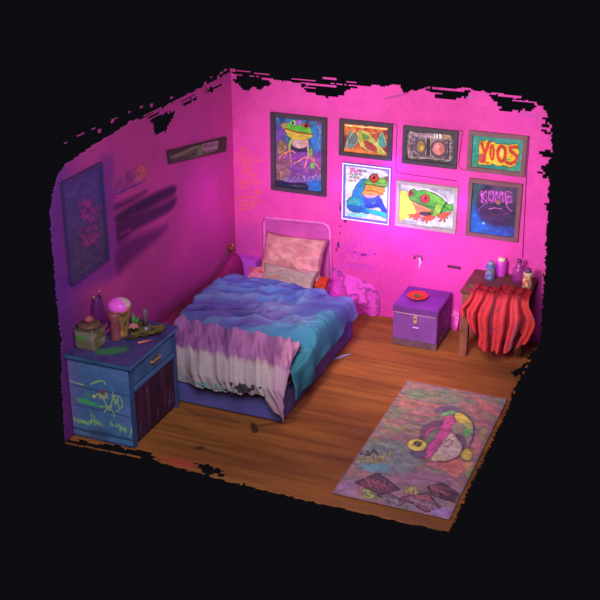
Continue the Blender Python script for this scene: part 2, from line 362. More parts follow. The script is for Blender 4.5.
holf = [[(528, 355), (534, 349), (533, 358), (522, 368)], [(513, 371), (522, 366), (524, 372), (514, 377)],
        [(68, 439), (80, 440), (95, 445), (110, 446), (130, 449), (150, 452), (158, 460), (140, 458), (120, 452), (100, 450), (80, 446)],
        [(196, 463), (210, 464), (222, 471), (224, 476), (208, 474), (198, 470)], [(90, 443), (118, 445), (140, 452), (132, 455), (108, 449)], [(234, 482), (246, 482), (244, 488)]]
bits = []
for (x, y) in [(524, 372), (527, 366), (520, 376), (516, 384), (530, 360), (514, 392)]:
    c = planepts(2, 0, [(x, y)])[0]; bits.append((c[0]-.012, c[1]-.03, c[0]+.012, c[1]+.03))
for k in range(24):
    if k % 5 == 3: continue
    c = planepts(2, 0, [(68+k*3.2, 443+k*.62)])[0]; bits.append((c[0]-.03, c[1]-.011, c[0]+.03, c[1]+.011))
mk = mesh_mask(fl, outf, [planepts(2, 0, h) for h in holf], bits, jag=.012, seed=51)
PF = pmat('worn floorboards', .72, bump=.10, scale=3, stretch=(1.2, 9, 1), spec=.15)
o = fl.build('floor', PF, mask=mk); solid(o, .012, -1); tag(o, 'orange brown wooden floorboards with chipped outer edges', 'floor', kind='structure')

# ================================================================== FRAMED PICTURES
ART = pmat('poster print', .55, bump=0, scale=60, spec=.25)
GLOW = pmat('self-glowing poster print', .5, estr=.12, bump=0, scale=60)  # self-emission added so the frog prints look brightly lit
GRP = 'framed pictures on the back wall'
def corners(px): q = [on(1, -.02, *p) for p in px]; return np.array([[a[0], a[2]] for a in q])
def picture(x0, x1, z0, z1, bl, bb, depth, fmat, label, matcol=None, group=GRP):
    """frame with borders bl (sides) bb (top/bottom), x/z on the back wall; returns root and canvas"""
    t = thing('framed_picture', ((x0+x1)/2, 0, z0), label, 'picture', group)
    m = MB(); d = depth
    m.box(x0, x1, -d, -.001, z1-bb, z1, .004).box(x0, x1, -d, -.001, z0, z0+bb, .004).box(x0, x0+bl, -d, -.001, z0+bb, z1-bb, .004).box(x1-bl, x1, -d, -.001, z0+bb, z1-bb, .004)
    m.build('frame', fmat, t)
    MB().box(x0+.01, x1-.01, -.012, -.002, z0+.01, z1-.01, 0).build('backing_board', mat('picture backing', (40, 34, 40)), t)
    return t, Canvas(1, -.02, x0+bl-.004, x1-bl+.004, z0+bb-.004, z1-bb+.004, .004, (60, 60, 70))
DKF = mat('dark grey picture frame', (66, 56, 62), .5, .1); BRF = mat('mauve brown picture frame', (128, 82, 88), .5, .1)
SID = mat('pale brass frame', (170, 170, 150), .45, .1)

# f1  sitting frog, tall
t, c = picture(.526, 1.262, 1.501, 2.49, .062, .05, .055, DKF, 'tall dark framed poster of a grinning frog with spread pink fingers')
c.region(265, 100, 335, 200, 420)
c.C[:] = (66, 104, 140); c.noise([(40, 60, 110), (60, 130, 150), (90, 90, 160), (120, 70, 150)], 6, 5, 61, .9)
c.fill([(70, 350), (160, 330), (340, 340), (350, 480), (70, 500)], (160, 70, 160), .7, 16); c.fill([(260, 170), (350, 160), (350, 280), (290, 300)], (50, 130, 200), .7, 14)
c.fill([(260, 480), (350, 480), (350, 560), (260, 550)], (50, 120, 210), .8, 8); c.fill([(70, 360), (150, 370), (140, 470), (75, 480)], (130, 120, 70), .6, 8)
for k in range(26): c.scribble((75+k % 5*55, 360+k//5*22), (130+k % 5*50, 370+k//5*22), 22, 3, [(220, 110, 190), (190, 160, 90), (120, 70, 170)][k % 3], .55, 4, k)
c.line([(300, 120), (330, 190), (320, 260), (335, 300)], 4, (130, 210, 210), .8); c.line([(310, 140), (345, 210)], 3, (160, 200, 160), .7)
c.fill([(80, 250), (105, 240), (132, 275), (120, 310), (80, 330), (74, 300)], (150, 120, 80), .95); c.line([(95, 255), (120, 290), (85, 320)], 5, (190, 170, 90))
c.fill([(155, 270), (260, 280), (255, 310), (160, 305)], (54, 44, 80), .9, 3)
c.fill([(165, 235), (250, 240), (255, 275), (210, 292), (165, 275)], (205, 170, 160))
c.fill([(95, 150), (118, 138), (150, 145), (150, 175), (120, 178)], (186, 140, 90))
c.fill([(125, 165), (150, 130), (185, 125), (205, 150), (235, 140), (265, 158), (282, 205), (235, 208), (170, 195)], (96, 190, 50))
c.ell((178, 138), 26, 17, (120, 210, 110)); c.ell((168, 138), 15, 13, (200, 230, 200)); c.ell((168, 138), 7, 8, (30, 60, 40)); c.fill([(185, 128), (215, 120), (215, 150), (195, 150)], (180, 100, 190))
c.ell((245, 156), 24, 16, (190, 70, 60)); c.ell((248, 154), 10, 10, (60, 20, 30)); c.ell((224, 170), 22, 10, (60, 170, 60), .9)
c.fill([(122, 172), (170, 190), (235, 202), (284, 206), (272, 230), (215, 242), (155, 228), (130, 205)], (214, 190, 62))
c.line([(122, 172), (170, 188), (235, 200), (284, 206)], 7, (196, 60, 60)); c.line([(140, 200), (200, 215), (270, 215)], 5, (236, 226, 110))
c.line([(160, 235), (148, 270), (146, 308)], 17, (150, 190, 70)); c.line([(155, 250), (148, 300)], 5, (210, 220, 120))
for p in ((84, 348), (112, 350), (158, 375), (182, 318)): c.line([(146, 305), ((146+p[0])/2, (305+p[1])/2-6), p], 9, (236, 140, 110))
c.line([(254, 240), (258, 290), (260, 345)], 14, (216, 160, 150))
for p in ((170, 385), (200, 372), (235, 408), (330, 418), (300, 362)): c.line([(260, 340), ((260+p[0])/2, (340+p[1])/2-6), p], 9, (232, 136, 146))
c.fill([(268, 290), (285, 295), (285, 330), (268, 340)], (110, 190, 60)); c.fill([(272, 380), (298, 378), (296, 410), (275, 408)], (120, 190, 90))
c.scribble((110, 476), (330, 462), 34, 4, (180, 170, 220), .9, 14, 3); c.line([(120, 490), (330, 482)], 4, (150, 150, 210)); c.fill([(75, 480), (150, 495), (245, 500), (245, 545), (80, 520)], (30, 36, 60), .9, 4)
c.line([(170, 512), (240, 520)], 5, (150, 150, 170), .8); c.scribble((75, 440), (120, 450), 60, 4, (200, 180, 80), .7, 5, 8)
c.finish(1)
c.build('picture_print', ART, t)

# f2  red collage
t, c = picture(1.421, 2.085, 2.049, 2.5, .06, .052, .05, DKF, 'small dark framed red collage with glowing orange bar along its top')
c.region(336, 112, 400, 164)
c.C[:] = (156, 62, 46); c.noise([(110, 40, 50), (170, 66, 44), (200, 110, 50)], 12, 12, 66, .9)
c.fill([(80, 330), (200, 350), (500, 380), (500, 420), (70, 400)], (220, 130, 60), .7, 6)
c.fill([(85, 330), (130, 175), (205, 250), (170, 320)], (70, 130, 130), .75, 4); c.fill([(375, 300), (430, 180), (475, 300), (430, 330)], (60, 150, 130), .9, 3)
c.fill([(195, 190), (240, 180), (310, 205), (370, 285), (460, 390), (400, 390), (330, 350), (240, 330), (215, 270)], (170, 176, 70), .9)
c.fill([(260, 270), (310, 280), (380, 330), (370, 370), (290, 340)], (150, 60, 60)); c.fill([(245, 205), (290, 215), (310, 250), (260, 250)], (90, 130, 60))
for p in ([(150, 350), (210, 260), (190, 190)], [(215, 170), (300, 200), (390, 300), (465, 385)], [(205, 200), (215, 280), (250, 330), (350, 380)], [(100, 290), (150, 200), (180, 170)], [(385, 300), (430, 190), (470, 300)], [(330, 215), (350, 190), (370, 200)], [(90, 350), (120, 250)], [(420, 330), (450, 380)]):
    c.line(p, 8, (224, 216, 130), .9)
c.ell((305, 178), 8, 7, (230, 60, 70)); c.line([(84, 122), (200, 135), (350, 148), (500, 162)], 20, (255, 160, 60)); c.line([(100, 125), (150, 128)], 12, (255, 230, 160)); c.line([(190, 136), (350, 150), (495, 162)], 9, (255, 226, 150))
c.finish(2)
c.build('picture_print', pmat('self-glowing collage print', .5, estr=.35, bump=0, scale=60), t)  # emission added across the whole print; no light stands behind it

# f3  boombox
t, c = picture(2.212, 2.873, 2.042, 2.497, .05, .05, .05, DKF, 'small dark framed picture of a portable stereo with two round speakers')
c.region(400, 120, 462, 172)
c.C[:] = (66, 62, 62)
c.fill([(85, 118), (300, 130), (496, 158), (492, 400), (280, 378), (76, 362)], (120, 100, 104), 1, curve=False)
c.noise([(70, 60, 64), (140, 118, 116), (190, 170, 160)], 40, 60, 71, .6, [(85, 118), (300, 130), (496, 158), (492, 400), (280, 378), (76, 362)])
c.line([(95, 125), (300, 138), (490, 162), (486, 392), (280, 370), (84, 356), (95, 125)], 9, (196, 178, 150), .9, False)
c.line([(150, 148), (310, 160)], 22, (180, 150, 160)); c.fill([(325, 130), (405, 135), (405, 185), (325, 178)], (236, 228, 200), 1, curve=False); c.line([(345, 140), (345, 175)], 5, (60, 50, 50)); c.line([(372, 142), (372, 178)], 5, (60, 50, 50))
c.fill([(412, 140), (490, 148), (490, 188), (412, 182)], (206, 160, 120), 1, curve=False); c.line([(412, 165), (490, 172)], 5, (90, 70, 60))
c.fill([(255, 180), (300, 185), (298, 350), (252, 345)], (64, 56, 60), 1, curve=False)
c.line([(252, 175), (250, 345)], 12, (206, 190, 180)); c.line([(298, 180), (294, 355)], 12, (176, 160, 110))
c.ell((200, 258), 56, 72, (50, 44, 48)); c.ell((200, 258), 42, 58, (150, 122, 80)); c.ell((212, 268), 20, 24, (206, 180, 60)); c.ring((200, 258), 50, 66, 5, (170, 150, 140))
c.ell((374, 278), 78, 82, (52, 44, 48)); c.ell((374, 278), 62, 64, (214, 128, 120)); c.ell((362, 280), 38, 42, (226, 150, 140)); c.ell((396, 282), 18, 22, (214, 120, 80)); c.ring((374, 278), 70, 74, 6, (150, 140, 130))
c.line([(100, 180), (96, 340)], 6, (60, 50, 54)); c.line([(470, 210), (466, 370)], 8, (60, 50, 50)); c.line([(400, 385), (480, 396)], 8, (160, 190, 200))
for k in range(16): c.line([(92+(k % 4)*13, 185+k//4*40), (100+(k % 4)*13, 186+k//4*40)], 6, (170, 140, 150), .8)
c.finish(3)
c.build('picture_print', ART, t)

# f4  graffiti letters
t, c = picture(2.992, 3.668, 2.043, 2.521, .052, .052, .05, BRF, 'brown framed picture of red and yellow bubble letters on teal')
c.region(468, 128, 532, 180)
c.C[:] = (52, 146, 134); c.noise([(44, 126, 140), (56, 152, 132), (90, 160, 120)], 4, 4, 74, .7)
Y, Rr = (240, 196, 52), (222, 62, 50)
c.fill([(108, 120), (150, 125), (178, 105), (205, 130), (250, 128), (262, 150), (340, 148), (378, 158), (465, 148), (470, 190), (482, 235), (462, 255), (472, 310), (440, 352), (385, 372), (335, 348), (280, 358), (232, 335), (200, 350), (90, 340), (105, 260), (100, 180)], Y, 1, curve=False)
c.line([(128, 140), (140, 190), (158, 225)], 24, Rr); c.line([(196, 138), (172, 200), (158, 240), (146, 318)], 24, Rr); c.line([(125, 315), (190, 325)], 16, (232, 110, 50))
c.fill([(110, 250), (150, 250), (160, 320), (110, 320)], (190, 50, 80), .7)
c.ring((226, 228), 15, 66, 20, Rr); c.line([(228, 190), (223, 270)], 6, Y)
c.ring((315, 242), 36, 72, 26, Rr); c.line([(322, 200), (308, 275)], 13, (236, 220, 120))
c.line([(455, 178), (415, 182), (398, 210), (430, 238), (455, 262), (448, 305), (400, 335), (365, 322)], 26, Rr); c.line([(430, 215), (465, 235)], 10, Y); c.line([(355, 290), (400, 298)], 10, (120, 200, 70)); c.line([(385, 180), (400, 170)], 12, Rr)
c.finish(4)
c.build('picture_print', ART, t)

# f5  neon-lit blue frog
x0, x1, z0, z1 = 1.468, 2.088, 1.24, 1.968
t = thing('framed_picture', ((x0+x1)/2, 0, z0), 'neon rimmed picture of a blue and green frog touching its head', 'picture', GRP)
m = MB(); b = .04
m.box(x0, x1, -.045, -.001, z1-b, z1, .004).box(x0, x1, -.045, -.001, z0, z0+b, .004).box(x0, x0+b, -.045, -.001, z0+b, z1-b, .004).box(x1-b, x1, -.045, -.001, z0+b, z1-b, .004)
m.build('frame', mat('violet picture frame', (120, 108, 196), .5, .1), t)
NE = mat('neon tube white', (236, 226, 255), .4, 0, emit=(215, 200, 255), estr=1.6)
m = MB(); e = .012
m.tube([(x0+e, -.052, z0+e), (x1-e, -.052, z0+e)], .0045).tube([(x0+e, -.052, z1-e), (x1-e, -.052, z1-e)], .0045).tube([(x0+e, -.052, z0+e), (x0+e, -.052, z1-e)], .0045).tube([(x1-e, -.052, z0+e), (x1-e, -.052, z1-e)], .0045)
tag(m.build('neon_tube', NE, t), 'glowing white neon tube')
c = Canvas(1, -.02, x0+b-.004, x1-b+.004, z0+b-.004, z1-b+.004, .0045, (222, 236, 210)); c.region(335, 155, 400, 230, 520)
c.noise([(196, 220, 200), (228, 240, 214), (214, 236, 200)], 5, 5, 77, .8)
c.fill([(300, 90), (430, 110), (430, 150), (360, 120)], (140, 120, 200), .8, 6)
c.fill([(90, 200), (150, 210), (140, 300), (95, 330)], (236, 236, 190), .7, 8)
c.scribble((120, 120), (195, 128), 38, 8, (240, 110, 190), 1, 8, 5); c.scribble((190, 122), (250, 130), 22, 4, (120, 110, 130), .9, 7, 6)
for k in range(3): c.scribble((110, 150+k*26), (220-k*25, 158+k*26), 24, 4, (130, 140, 130), .75, 9, 10+k)
c.fill([(245, 185), (205, 200), (170, 240), (140, 300), (135, 335), (170, 350), (215, 362), (228, 300), (252, 230)], (50, 140, 196))
c.fill([(215, 215), (250, 190), (262, 210), (235, 250), (205, 290), (190, 270)], (50, 150, 150), .9)
c.fill([(225, 318), (290, 345), (355, 315), (340, 362), (275, 395), (222, 380)], (66, 104, 200))
c.fill([(250, 232), (330, 248), (395, 272), (392, 305), (350, 325), (300, 340), (240, 335), (212, 312), (238, 270)], (242, 160, 62)); c.fill([(240, 310), (300, 318), (350, 315), (300, 345), (240, 338)], (220, 180, 190), .8, 3)
c.line([(245, 280), (320, 290), (390, 318)], 6, (200, 90, 40)); c.line([(260, 300), (330, 308)], 6, (250, 210, 120))
c.fill([(335, 355), (365, 345), (388, 390), (418, 458), (375, 452), (350, 420), (255, 425), (240, 395), (310, 390)], (46, 84, 186))
c.fill([(195, 300), (225, 320), (232, 395), (262, 440), (300, 462), (235, 468), (200, 432), (188, 370)], (50, 146, 190))
c.fill([(95, 372), (120, 338), (180, 342), (208, 380), (200, 412), (130, 415), (100, 400)], (46, 170, 160)); c.line([(110, 370), (180, 370)], 6, (130, 220, 200)); c.line([(98, 402), (160, 418), (205, 412)], 5, (20, 70, 90))
c.fill([(98, 398), (200, 412), (235, 452), (170, 462), (115, 440)], (40, 110, 170))
c.fill([(240, 422), (300, 440), (350, 446), (418, 475), (412, 510), (360, 490), (290, 470)], (46, 208, 196)); c.fill([(115, 465), (245, 472), (245, 495), (115, 490)], (110, 220, 190), .9, 3)
c.fill([(232, 220), (262, 195), (290, 160), (335, 150), (352, 180), (388, 182), (402, 172), (432, 185), (438, 232), (412, 256), (385, 262), (330, 245), (262, 236)], (94, 190, 54))
c.line([(238, 222), (310, 228), (380, 240), (425, 228)], 6, (200, 220, 120)); c.line([(240, 235), (330, 246), (400, 258)], 5, (40, 80, 40)); c.fill([(350, 185), (390, 190), (400, 220), (355, 215)], (130, 210, 70), .8)
c.ell((313, 186), 36, 36, (60, 40, 30)); c.ell((313, 186), 32, 32, (192, 66, 36)); c.ell((312, 178), 10, 14, (24, 14, 14)); c.ell((303, 168), 6, 5, (250, 220, 200)); c.ell((422, 192), 14, 22, (180, 60, 40))
c.finish(5)
c.build('picture_print', GLOW, t)

# f6  green tree frog
x0, x1, z0, z1 = 2.16, 2.91, 1.25, 1.822
t, c = picture(x0, x1, z0, z1, .042, .042, .05, SID, 'pale framed picture of a green frog with red eyes and orange feet')
c.region(395, 175, 462, 236)
c.C[:] = (170, 184, 170); c.noise([(140, 156, 150), (176, 190, 176), (190, 206, 190)], 6, 6, 81, .7)
c.fill([(40, 165), (120, 160), (165, 250), (205, 340), (150, 400), (40, 440)], (216, 236, 66), 1, 8); c.fill([(40, 420), (120, 385), (230, 410), (300, 480), (40, 470)], (170, 205, 176), .9, 5); c.fill([(230, 420), (520, 380), (520, 500), (250, 480)], (190, 222, 200), .9, 6)
c.line([(120, 140), (165, 112), (205, 132), (262, 126), (350, 152), (430, 198), (480, 250), (515, 260)], 16, (240, 244, 226))
c.fill([(124, 145), (168, 120), (202, 140), (262, 135), (340, 160), (420, 205), (470, 258), (512, 262), (520, 318), (440, 326), (395, 362), (330, 372), (300, 335), (230, 285), (165, 242), (126, 215)], (70, 176, 44))
c.fill([(262, 140), (340, 165), (420, 215), (455, 262), (400, 255), (320, 215), (300, 175)], (112, 206, 60), .8, 4); c.fill([(210, 325), (300, 320), (330, 370), (240, 360), (200, 345)], (60, 56, 46), .9)
c.fill([(150, 232), (200, 258), (270, 285), (325, 315), (292, 332), (235, 330), (200, 350), (180, 300)], (232, 142, 72)); c.line([(160, 240), (230, 285), (320, 312)], 7, (240, 220, 100)); c.line([(150, 226), (235, 262), (330, 290)], 5, (40, 90, 30))
c.fill([(325, 372), (345, 290), (372, 250), (405, 262), (430, 285), (400, 350)], (126, 200, 60)); c.line([(330, 370), (350, 290), (378, 252)], 4, (30, 80, 30)); c.line([(400, 360), (432, 290), (465, 245)], 10, (40, 80, 40))
c.fill([(425, 300), (470, 265), (515, 262), (520, 310), (440, 328)], (80, 186, 60)); c.line([(440, 280), (500, 320)], 4, (30, 90, 30))
c.ell((268, 214), 42, 42, (40, 90, 30)); c.ell((268, 214), 37, 38, (230, 62, 46)); c.ell((270, 208), 11, 14, (26, 12, 12)); c.ell((256, 200), 6, 6, (255, 220, 200)); c.ell((144, 164), 17, 27, (210, 50, 36)); c.ell((140, 160), 6, 12, (40, 14, 14)); c.ell((348, 290), 6, 6, (30, 60, 30))
OF = (238, 98, 46)
c.fill([(185, 345), (215, 340), (232, 370), (205, 385), (175, 375)], OF)
for a, b2 in (((195, 362), (122, 358)), ((195, 368), (128, 378)), ((200, 372), (172, 398)), ((210, 372), (196, 402))): c.line([a, b2], 13, OF)
c.fill([(250, 372), (330, 362), (358, 385), (310, 405), (260, 398)], OF)
for b2 in ((238, 385), (250, 410), (282, 428), (320, 408)): c.line([(290, 385), b2], 14, OF)
c.fill([(385, 360), (440, 335), (505, 338), (480, 360), (440, 375)], OF)
for b2 in ((388, 378), (400, 412), (442, 418), (470, 385)): c.line([(440, 355), b2], 13, OF)
c.line([(330, 462), (500, 478)], 3, (120, 110, 120), .7); c.line([(60, 412), (200, 430)], 3, (100, 130, 110), .7)
c.finish(6)
c.build('picture_print', GLOW, t)

# f7  dark blue poster, pink letters
t, c = picture(3.028, 3.655, 1.248, 1.956, .05, .05, .05, BRF, 'brown framed dark blue poster with pink scrawled letters')
c.region(466, 175, 526, 243, 529)
c.C[:] = (72, 64, 92); c.noise([(56, 52, 74), (80, 66, 100), (90, 84, 100)], 5, 5, 91, .8)
c.fill([(60, 80), (150, 80), (110, 170), (60, 300)], (60, 110, 100), .7, 12); c.fill([(55, 250), (110, 330), (200, 420), (300, 480), (340, 550), (50, 530)], (40, 120, 220), .9, 18)
c.fill([(240, 470), (440, 460), (400, 540), (260, 545)], (50, 80, 190), .7, 12); c.fill([(110, 320), (250, 260), (400, 330), (330, 440), (170, 430)], (66, 44, 84), .7, 12)
PK = (226, 104, 208)
c.line([(135, 140), (145, 245)], 13, PK, .95); c.line([(178, 140), (145, 190), (185, 240)], 12, PK, .95)
c.ring((222, 185), 24, 42, 12, PK, .95); c.line([(262, 235), (268, 148), (290, 205), (318, 150), (325, 235)], 12, PK, .95)
c.line([(398, 150), (352, 150), (356, 238), (405, 240)], 12, PK, .95); c.line([(355, 195), (395, 192)], 12, PK, .95)
for k in range(5): c.scribble((125, 150+k*22), (410, 158+k*20), 34, 6, (206, 90, 200), .6, 18, k)
c.line([(350, 245), (370, 290), (405, 320)], 13, PK); c.line([(110, 315), (140, 275), (190, 250)], 9, (160, 80, 190), .9); c.line([(200, 300), (260, 290), (310, 300)], 12, (206, 96, 180), .9)
c.ell((285, 240), 20, 20, (196, 140, 90), .7); c.line([(210, 320), (240, 350), (285, 350)], 6, (180, 90, 60), .8); c.line([(330, 345), (400, 330)], 8, (150, 60, 120), .8)
for k in range(12): c.scribble((120, 380+k*11), (400, 385+k*12), 12, 3, [(90, 60, 130), (60, 90, 180)][k % 2], .4, 10, k+40)
c.ell((155, 425), 16, 12, (110, 220, 240), .9); c.line([(180, 470), (300, 500)], 5, (100, 160, 240), .7)
c.finish(7)
c.build('picture_print', ART, t)

# left-wall poster
ys = [-3.79, -3.07]; zs = [1.614, 2.665]
t = thing('framed_picture', (0, -3.43, zs[0]), 'large dark violet poster with pink scrawl on the left wall', 'picture')
m = MB(); b = .03
m.box(.001, .04, ys[0], ys[1], zs[1]-b, zs[1], .004).box(.001, .04, ys[0], ys[1], zs[0], zs[0]+b, .004).box(.001, .04, ys[0], ys[0]+b, zs[0]+b, zs[1]-b, .004).box(.001, .04, ys[1]-b, ys[1], zs[0]+b, zs[1]-b, .004)
m.build('frame', mat('dull violet frame', (70, 50, 108), .6, .1), t)
c = Canvas(0, .02, ys[0]+b-.004, ys[1]-b+.004, zs[0]+b-.004, zs[1]-b+.004, .0065, (72, 64, 122))
c.C = mixc((66, 62, 132), (78, 66, 92), sstep(2.35, 1.9, c.B)); c.noise([(60, 56, 110), (84, 70, 120)], 4, 4, 95, .3)
c.region(70, 190, 115, 260, 386); PS = (178, 52, 134)
for k, (a, b2, h) in enumerate([((85, 130), (190, 110), 90), ((85, 190), (265, 170), 120), ((95, 240), (250, 250), 90), ((75, 340), (235, 320), 60), ((100, 400), (240, 390), 110), ((110, 460), (220, 440), 70)]):
    c.scribble(a, b2, h, 7, PS, .8, 9, k); c.scribble(a, b2, h*.7, 8, PS, .55, 7, k+9)
c.finish(8)
c.build('picture_print', ART, t, flip=True)
tag(t, group=None)

# narrow sign on the left wall
def lwall(px): q = on(0, .02, *px); return q[1], q[2]
t = thing('wall_sign', (0, -.9, 2.1), 'narrow tilted dark green painted strip sign on left wall', 'sign')
qa, qb, qc, qd = [lwall(p) for p in ((167.5, 150.5), (226.5, 136.5), (226, 151.5), (169, 164.5))]
bm = bmesh.new(); vs = []
for X in (.001, .028): vs.append([bm.verts.new((X, a, b2)) for a, b2 in (qa, qb, qc, qd)])
bm.faces.new(vs[1]); bm.faces.new(vs[0][::-1])
for k in range(4): bm.faces.new((vs[0][k], vs[0][(k+1) % 4], vs[1][(k+1) % 4], vs[1][k]))
bmesh.ops.recalc_face_normals(bm, faces=bm.faces); bmesh.ops.bevel(bm, geom=bm.edges[:], offset=.01, segments=2, affect='EDGES')
me = bpy.data.meshes.new('sign_board'); bm.to_mesh(me); bm.free(); link('sign_board', me, mat('black green board', (44, 48, 34), .6), t)
c = Canvas(0, .03, -1.75, -.1, 1.9, 2.45, .0075, (52, 56, 38)); c.region(160, 130, 240, 180)
c.noise([(44, 44, 34), (60, 66, 40), (86, 96, 52)], 2, 9, 97, .8)
c.line([(75, 210), (130, 190), (200, 160), (270, 125)], 24, (140, 140, 78), .8, soft=3); c.line([(180, 185), (260, 160)], 18, (90, 110, 56), .8, soft=3)
c.fill([(285, 100), (320, 95), (318, 175), (278, 180)], (84, 130, 66), .9); c.fill([(325, 95), (425, 75), (430, 145), (330, 168)], (150, 132, 126), .9)
for k in range(5): c.scribble((325, 105+k*14), (430, 85+k*14), 18, 5, [(200, 170, 160), (170, 60, 80), (80, 90, 160), (190, 170, 110), (120, 60, 90)][k], .9, 7, k)
c.fill([(445, 80), (490, 68), (488, 140), (440, 150)], (46, 60, 44), .9)
mm = inside((c.A[:-1, :-1]+c.A[1:, 1:])/2, (c.B[:-1, :-1]+c.B[1:, 1:])/2, np.array([lwall(p) for p in ((169, 152), (225, 138.5), (224.5, 150.3), (170.5, 163))]))
c.finish(9, fs=40); c.build('sign_face', ART, t, flip=True, mask=mm)

# faded sticker on the left wall
c = Canvas(0, .0012, -2.95, -2.1, 2.1, 2.5, .01, (170, 66, 128)); c.region(40, 150, 180, 290)
c.noise([(150, 56, 124), (186, 70, 120), (160, 70, 150)], 6, 6, 99, .9); c.fill([(412, 72), (455, 55), (455, 125), (415, 125)], (190, 92, 84), .9, 3); c.fill([(335, 175), (450, 130), (450, 145), (345, 192)], (112, 60, 150), .9, 3); c.fill([(370, 95), (385, 90), (385, 140), (370, 148)], (130, 50, 110), .8)
c.finish(5, fs=30)
mm = inside((c.A[:-1, :-1]+c.A[1:, 1:])/2, (c.B[:-1, :-1]+c.B[1:, 1:])/2, planepts(0, .004, [(40+x/4.286, 150+y/4.286) for x, y in ((330, 125), (385, 85), (458, 52), (456, 128), (345, 188), (322, 190))]))
o = c.build('sticker', ART, flip=True, mask=mm); solid(o, .003, -1); tag(o, 'small faded pink and orange paper sticker above black wall swipes', 'sticker')

# thin dark tubes along the frame edges, hooks, marks fixed on the wall
CB = mat('dark cord', (92, 34, 84), .6)
def outline(px, label, r=.005, y=-.012):
    m = MB(); m.tube([tuple(on(1, y, *p)) for p in px], r, 6); return tag(m.build('outline', CB, smooth=True), label, 'outline')
outline([(394.5, 123.5), (397.5, 126), (396.5, 142), (396, 160), (396.2, 170), (399, 173), (420, 176), (457, 181)], 'thin dark cord between red collage and stereo pictures')
outline([(459.5, 130), (463, 131), (462.5, 134), (460.3, 150), (458.5, 165), (462, 169.5), (466, 170)], 'thin dark cord beside right edge of the stereo picture')
outline([(529.5, 135.5), (528.5, 150), (526.5, 175), (525.5, 200), (524, 230), (522.6, 258)], 'long thin dark cord down the wall beside the rightmost frames', .006)
t = thing('wall_hook', tuple(on(1, 0, 418, 262)), 'small white and brown torn hook above the purple chest', 'hook')
q = on(1, -.02, 418, 262)
m = MB(); m.tube([(q[0]-.05, -.02, q[2]+.04), (q[0]-.045, -.03, q[2]+.075), (q[0]-.01, -.03, q[2]+.09), (q[0]+.04, -.025, q[2]+.08), (q[0]+.045, -.02, q[2]+.03)], .012, 8); m.build('hook_arm', mat('brown hook', (136, 76, 110)), t, True)
m = MB(); m.tube([(q[0]+.02, -.01, q[2]+.05), (q[0]+.03, -.012, q[2]), (q[0]+.015, -.01, q[2]-.06), (q[0]+.022, -.01, q[2]-.1)], [.02, .016, .012, .004], 8); tag(m.build('torn_strip', mat('pale strip', (226, 190, 236)), t, True), 'pale torn strip')
q = on(1, -.01, 454.3, 267); o = MB().box(q[0]-.085, q[0]+.085, -.02, 0, q[2]-.02, q[2]+.018, .005).build('wall_plate', mat('dark plum plate', (96, 26, 70)))
tag(o, 'short dark plum strip fixed on wall right of the hook', 'plate')
q = on(0, .02, 230, 249)
t = thing('wall_hook', (0, q[1], q[2]), 'small orange brown hook in the corner beside the bed', 'hook')
MB().box(.001, .02, q[1]-.06, q[1]+.06, q[2]-.07, q[2]+.05, .008).build('back_plate', mat('rusty plate', (130, 70, 44), .7, .3), t)
MB().tube([(.015, q[1], q[2]+.02), (.06, q[1], q[2]+.0), (.075, q[1], q[2]+.04), (.05, q[1], q[2]+.08)], .012, 8).build('hook_arm', mat('orange hook', (190, 100, 60), .6), t, True)

# ================================================================== BED
BX0, BX1, BY0, BY1, MT = .29, 1.885, -2.93, -.72, .45
t = thing('bed', (1.09, -1.5, 0), 'double bed with blue violet box base and pink padded headboard', 'bed')
m = MB(); m.box(BX0, BX1, BY0, -1.9, .012, .275, .012).box(BX0, BX1, -1.89, BY1, .012, .275, .012).box(.4, 1.36, BY1-.01, -.07, .012, .275, .012)
c = mat('blue violet bed base', (96, 94, 172), .7, .12, 4, bump=.1); m.build('bed_base', c, t)
for x, y in ((BX0+.05, BY0+.05), (BX1-.05, BY0+.05), (BX0+.05, BY1-.05), (BX1-.05, BY1-.05)):
    MB().box(x-.035, x+.035, y-.035, y+.035, 0, .015, .002).build('leg', mat('dark foot', (40, 30, 40)), t)
MB().box(BX0+.02, BX1-.02, BY0+.02, BY1-.01, .275, MT-.04, .05).box(.4, 1.36, BY1-.08, -.075, .275, MT-.04, .04).build('mattress', mat('rose mattress', (186, 120, 150), .8), t)
hb = MB(); hb.tube([(.42, -.05, .3), (.42, -.05, 1.07), (.44, -.05, 1.115), (.48, -.05, 1.125), (1.22, -.05, 1.155), (1.29, -.05, 1.13), (1.32, -.05, 1.08), (1.35, -.05, .3)], .02, 10)
tag(hb.build('headboard_frame', mat('pink headboard rail', (226, 110, 190), .5, .1), t, True), 'pink tubular rail')
MB().box(.43, 1.33, -.065, -.03, .3, 1.13, .015).build('headboard', mat('mauve headboard', (196, 76, 160), .7, .12, 3, bump=.1), t)

def drop(s, e, r):        # distance past the bend -> horizontal position, fall
    s = np.asarray(s, float); a = np.clip((s-(e-r))/r, 0, math.pi/2)
    h = np.where(s < e-r, s, e-r+r*np.sin(a)); v = r*(1-np.cos(a))+np.maximum(s-(e-r)-r*math.pi/2, 0)
    return h, v
CL = lambda n: pmat(n, .85, bump=.25, scale=40, spec=.15)
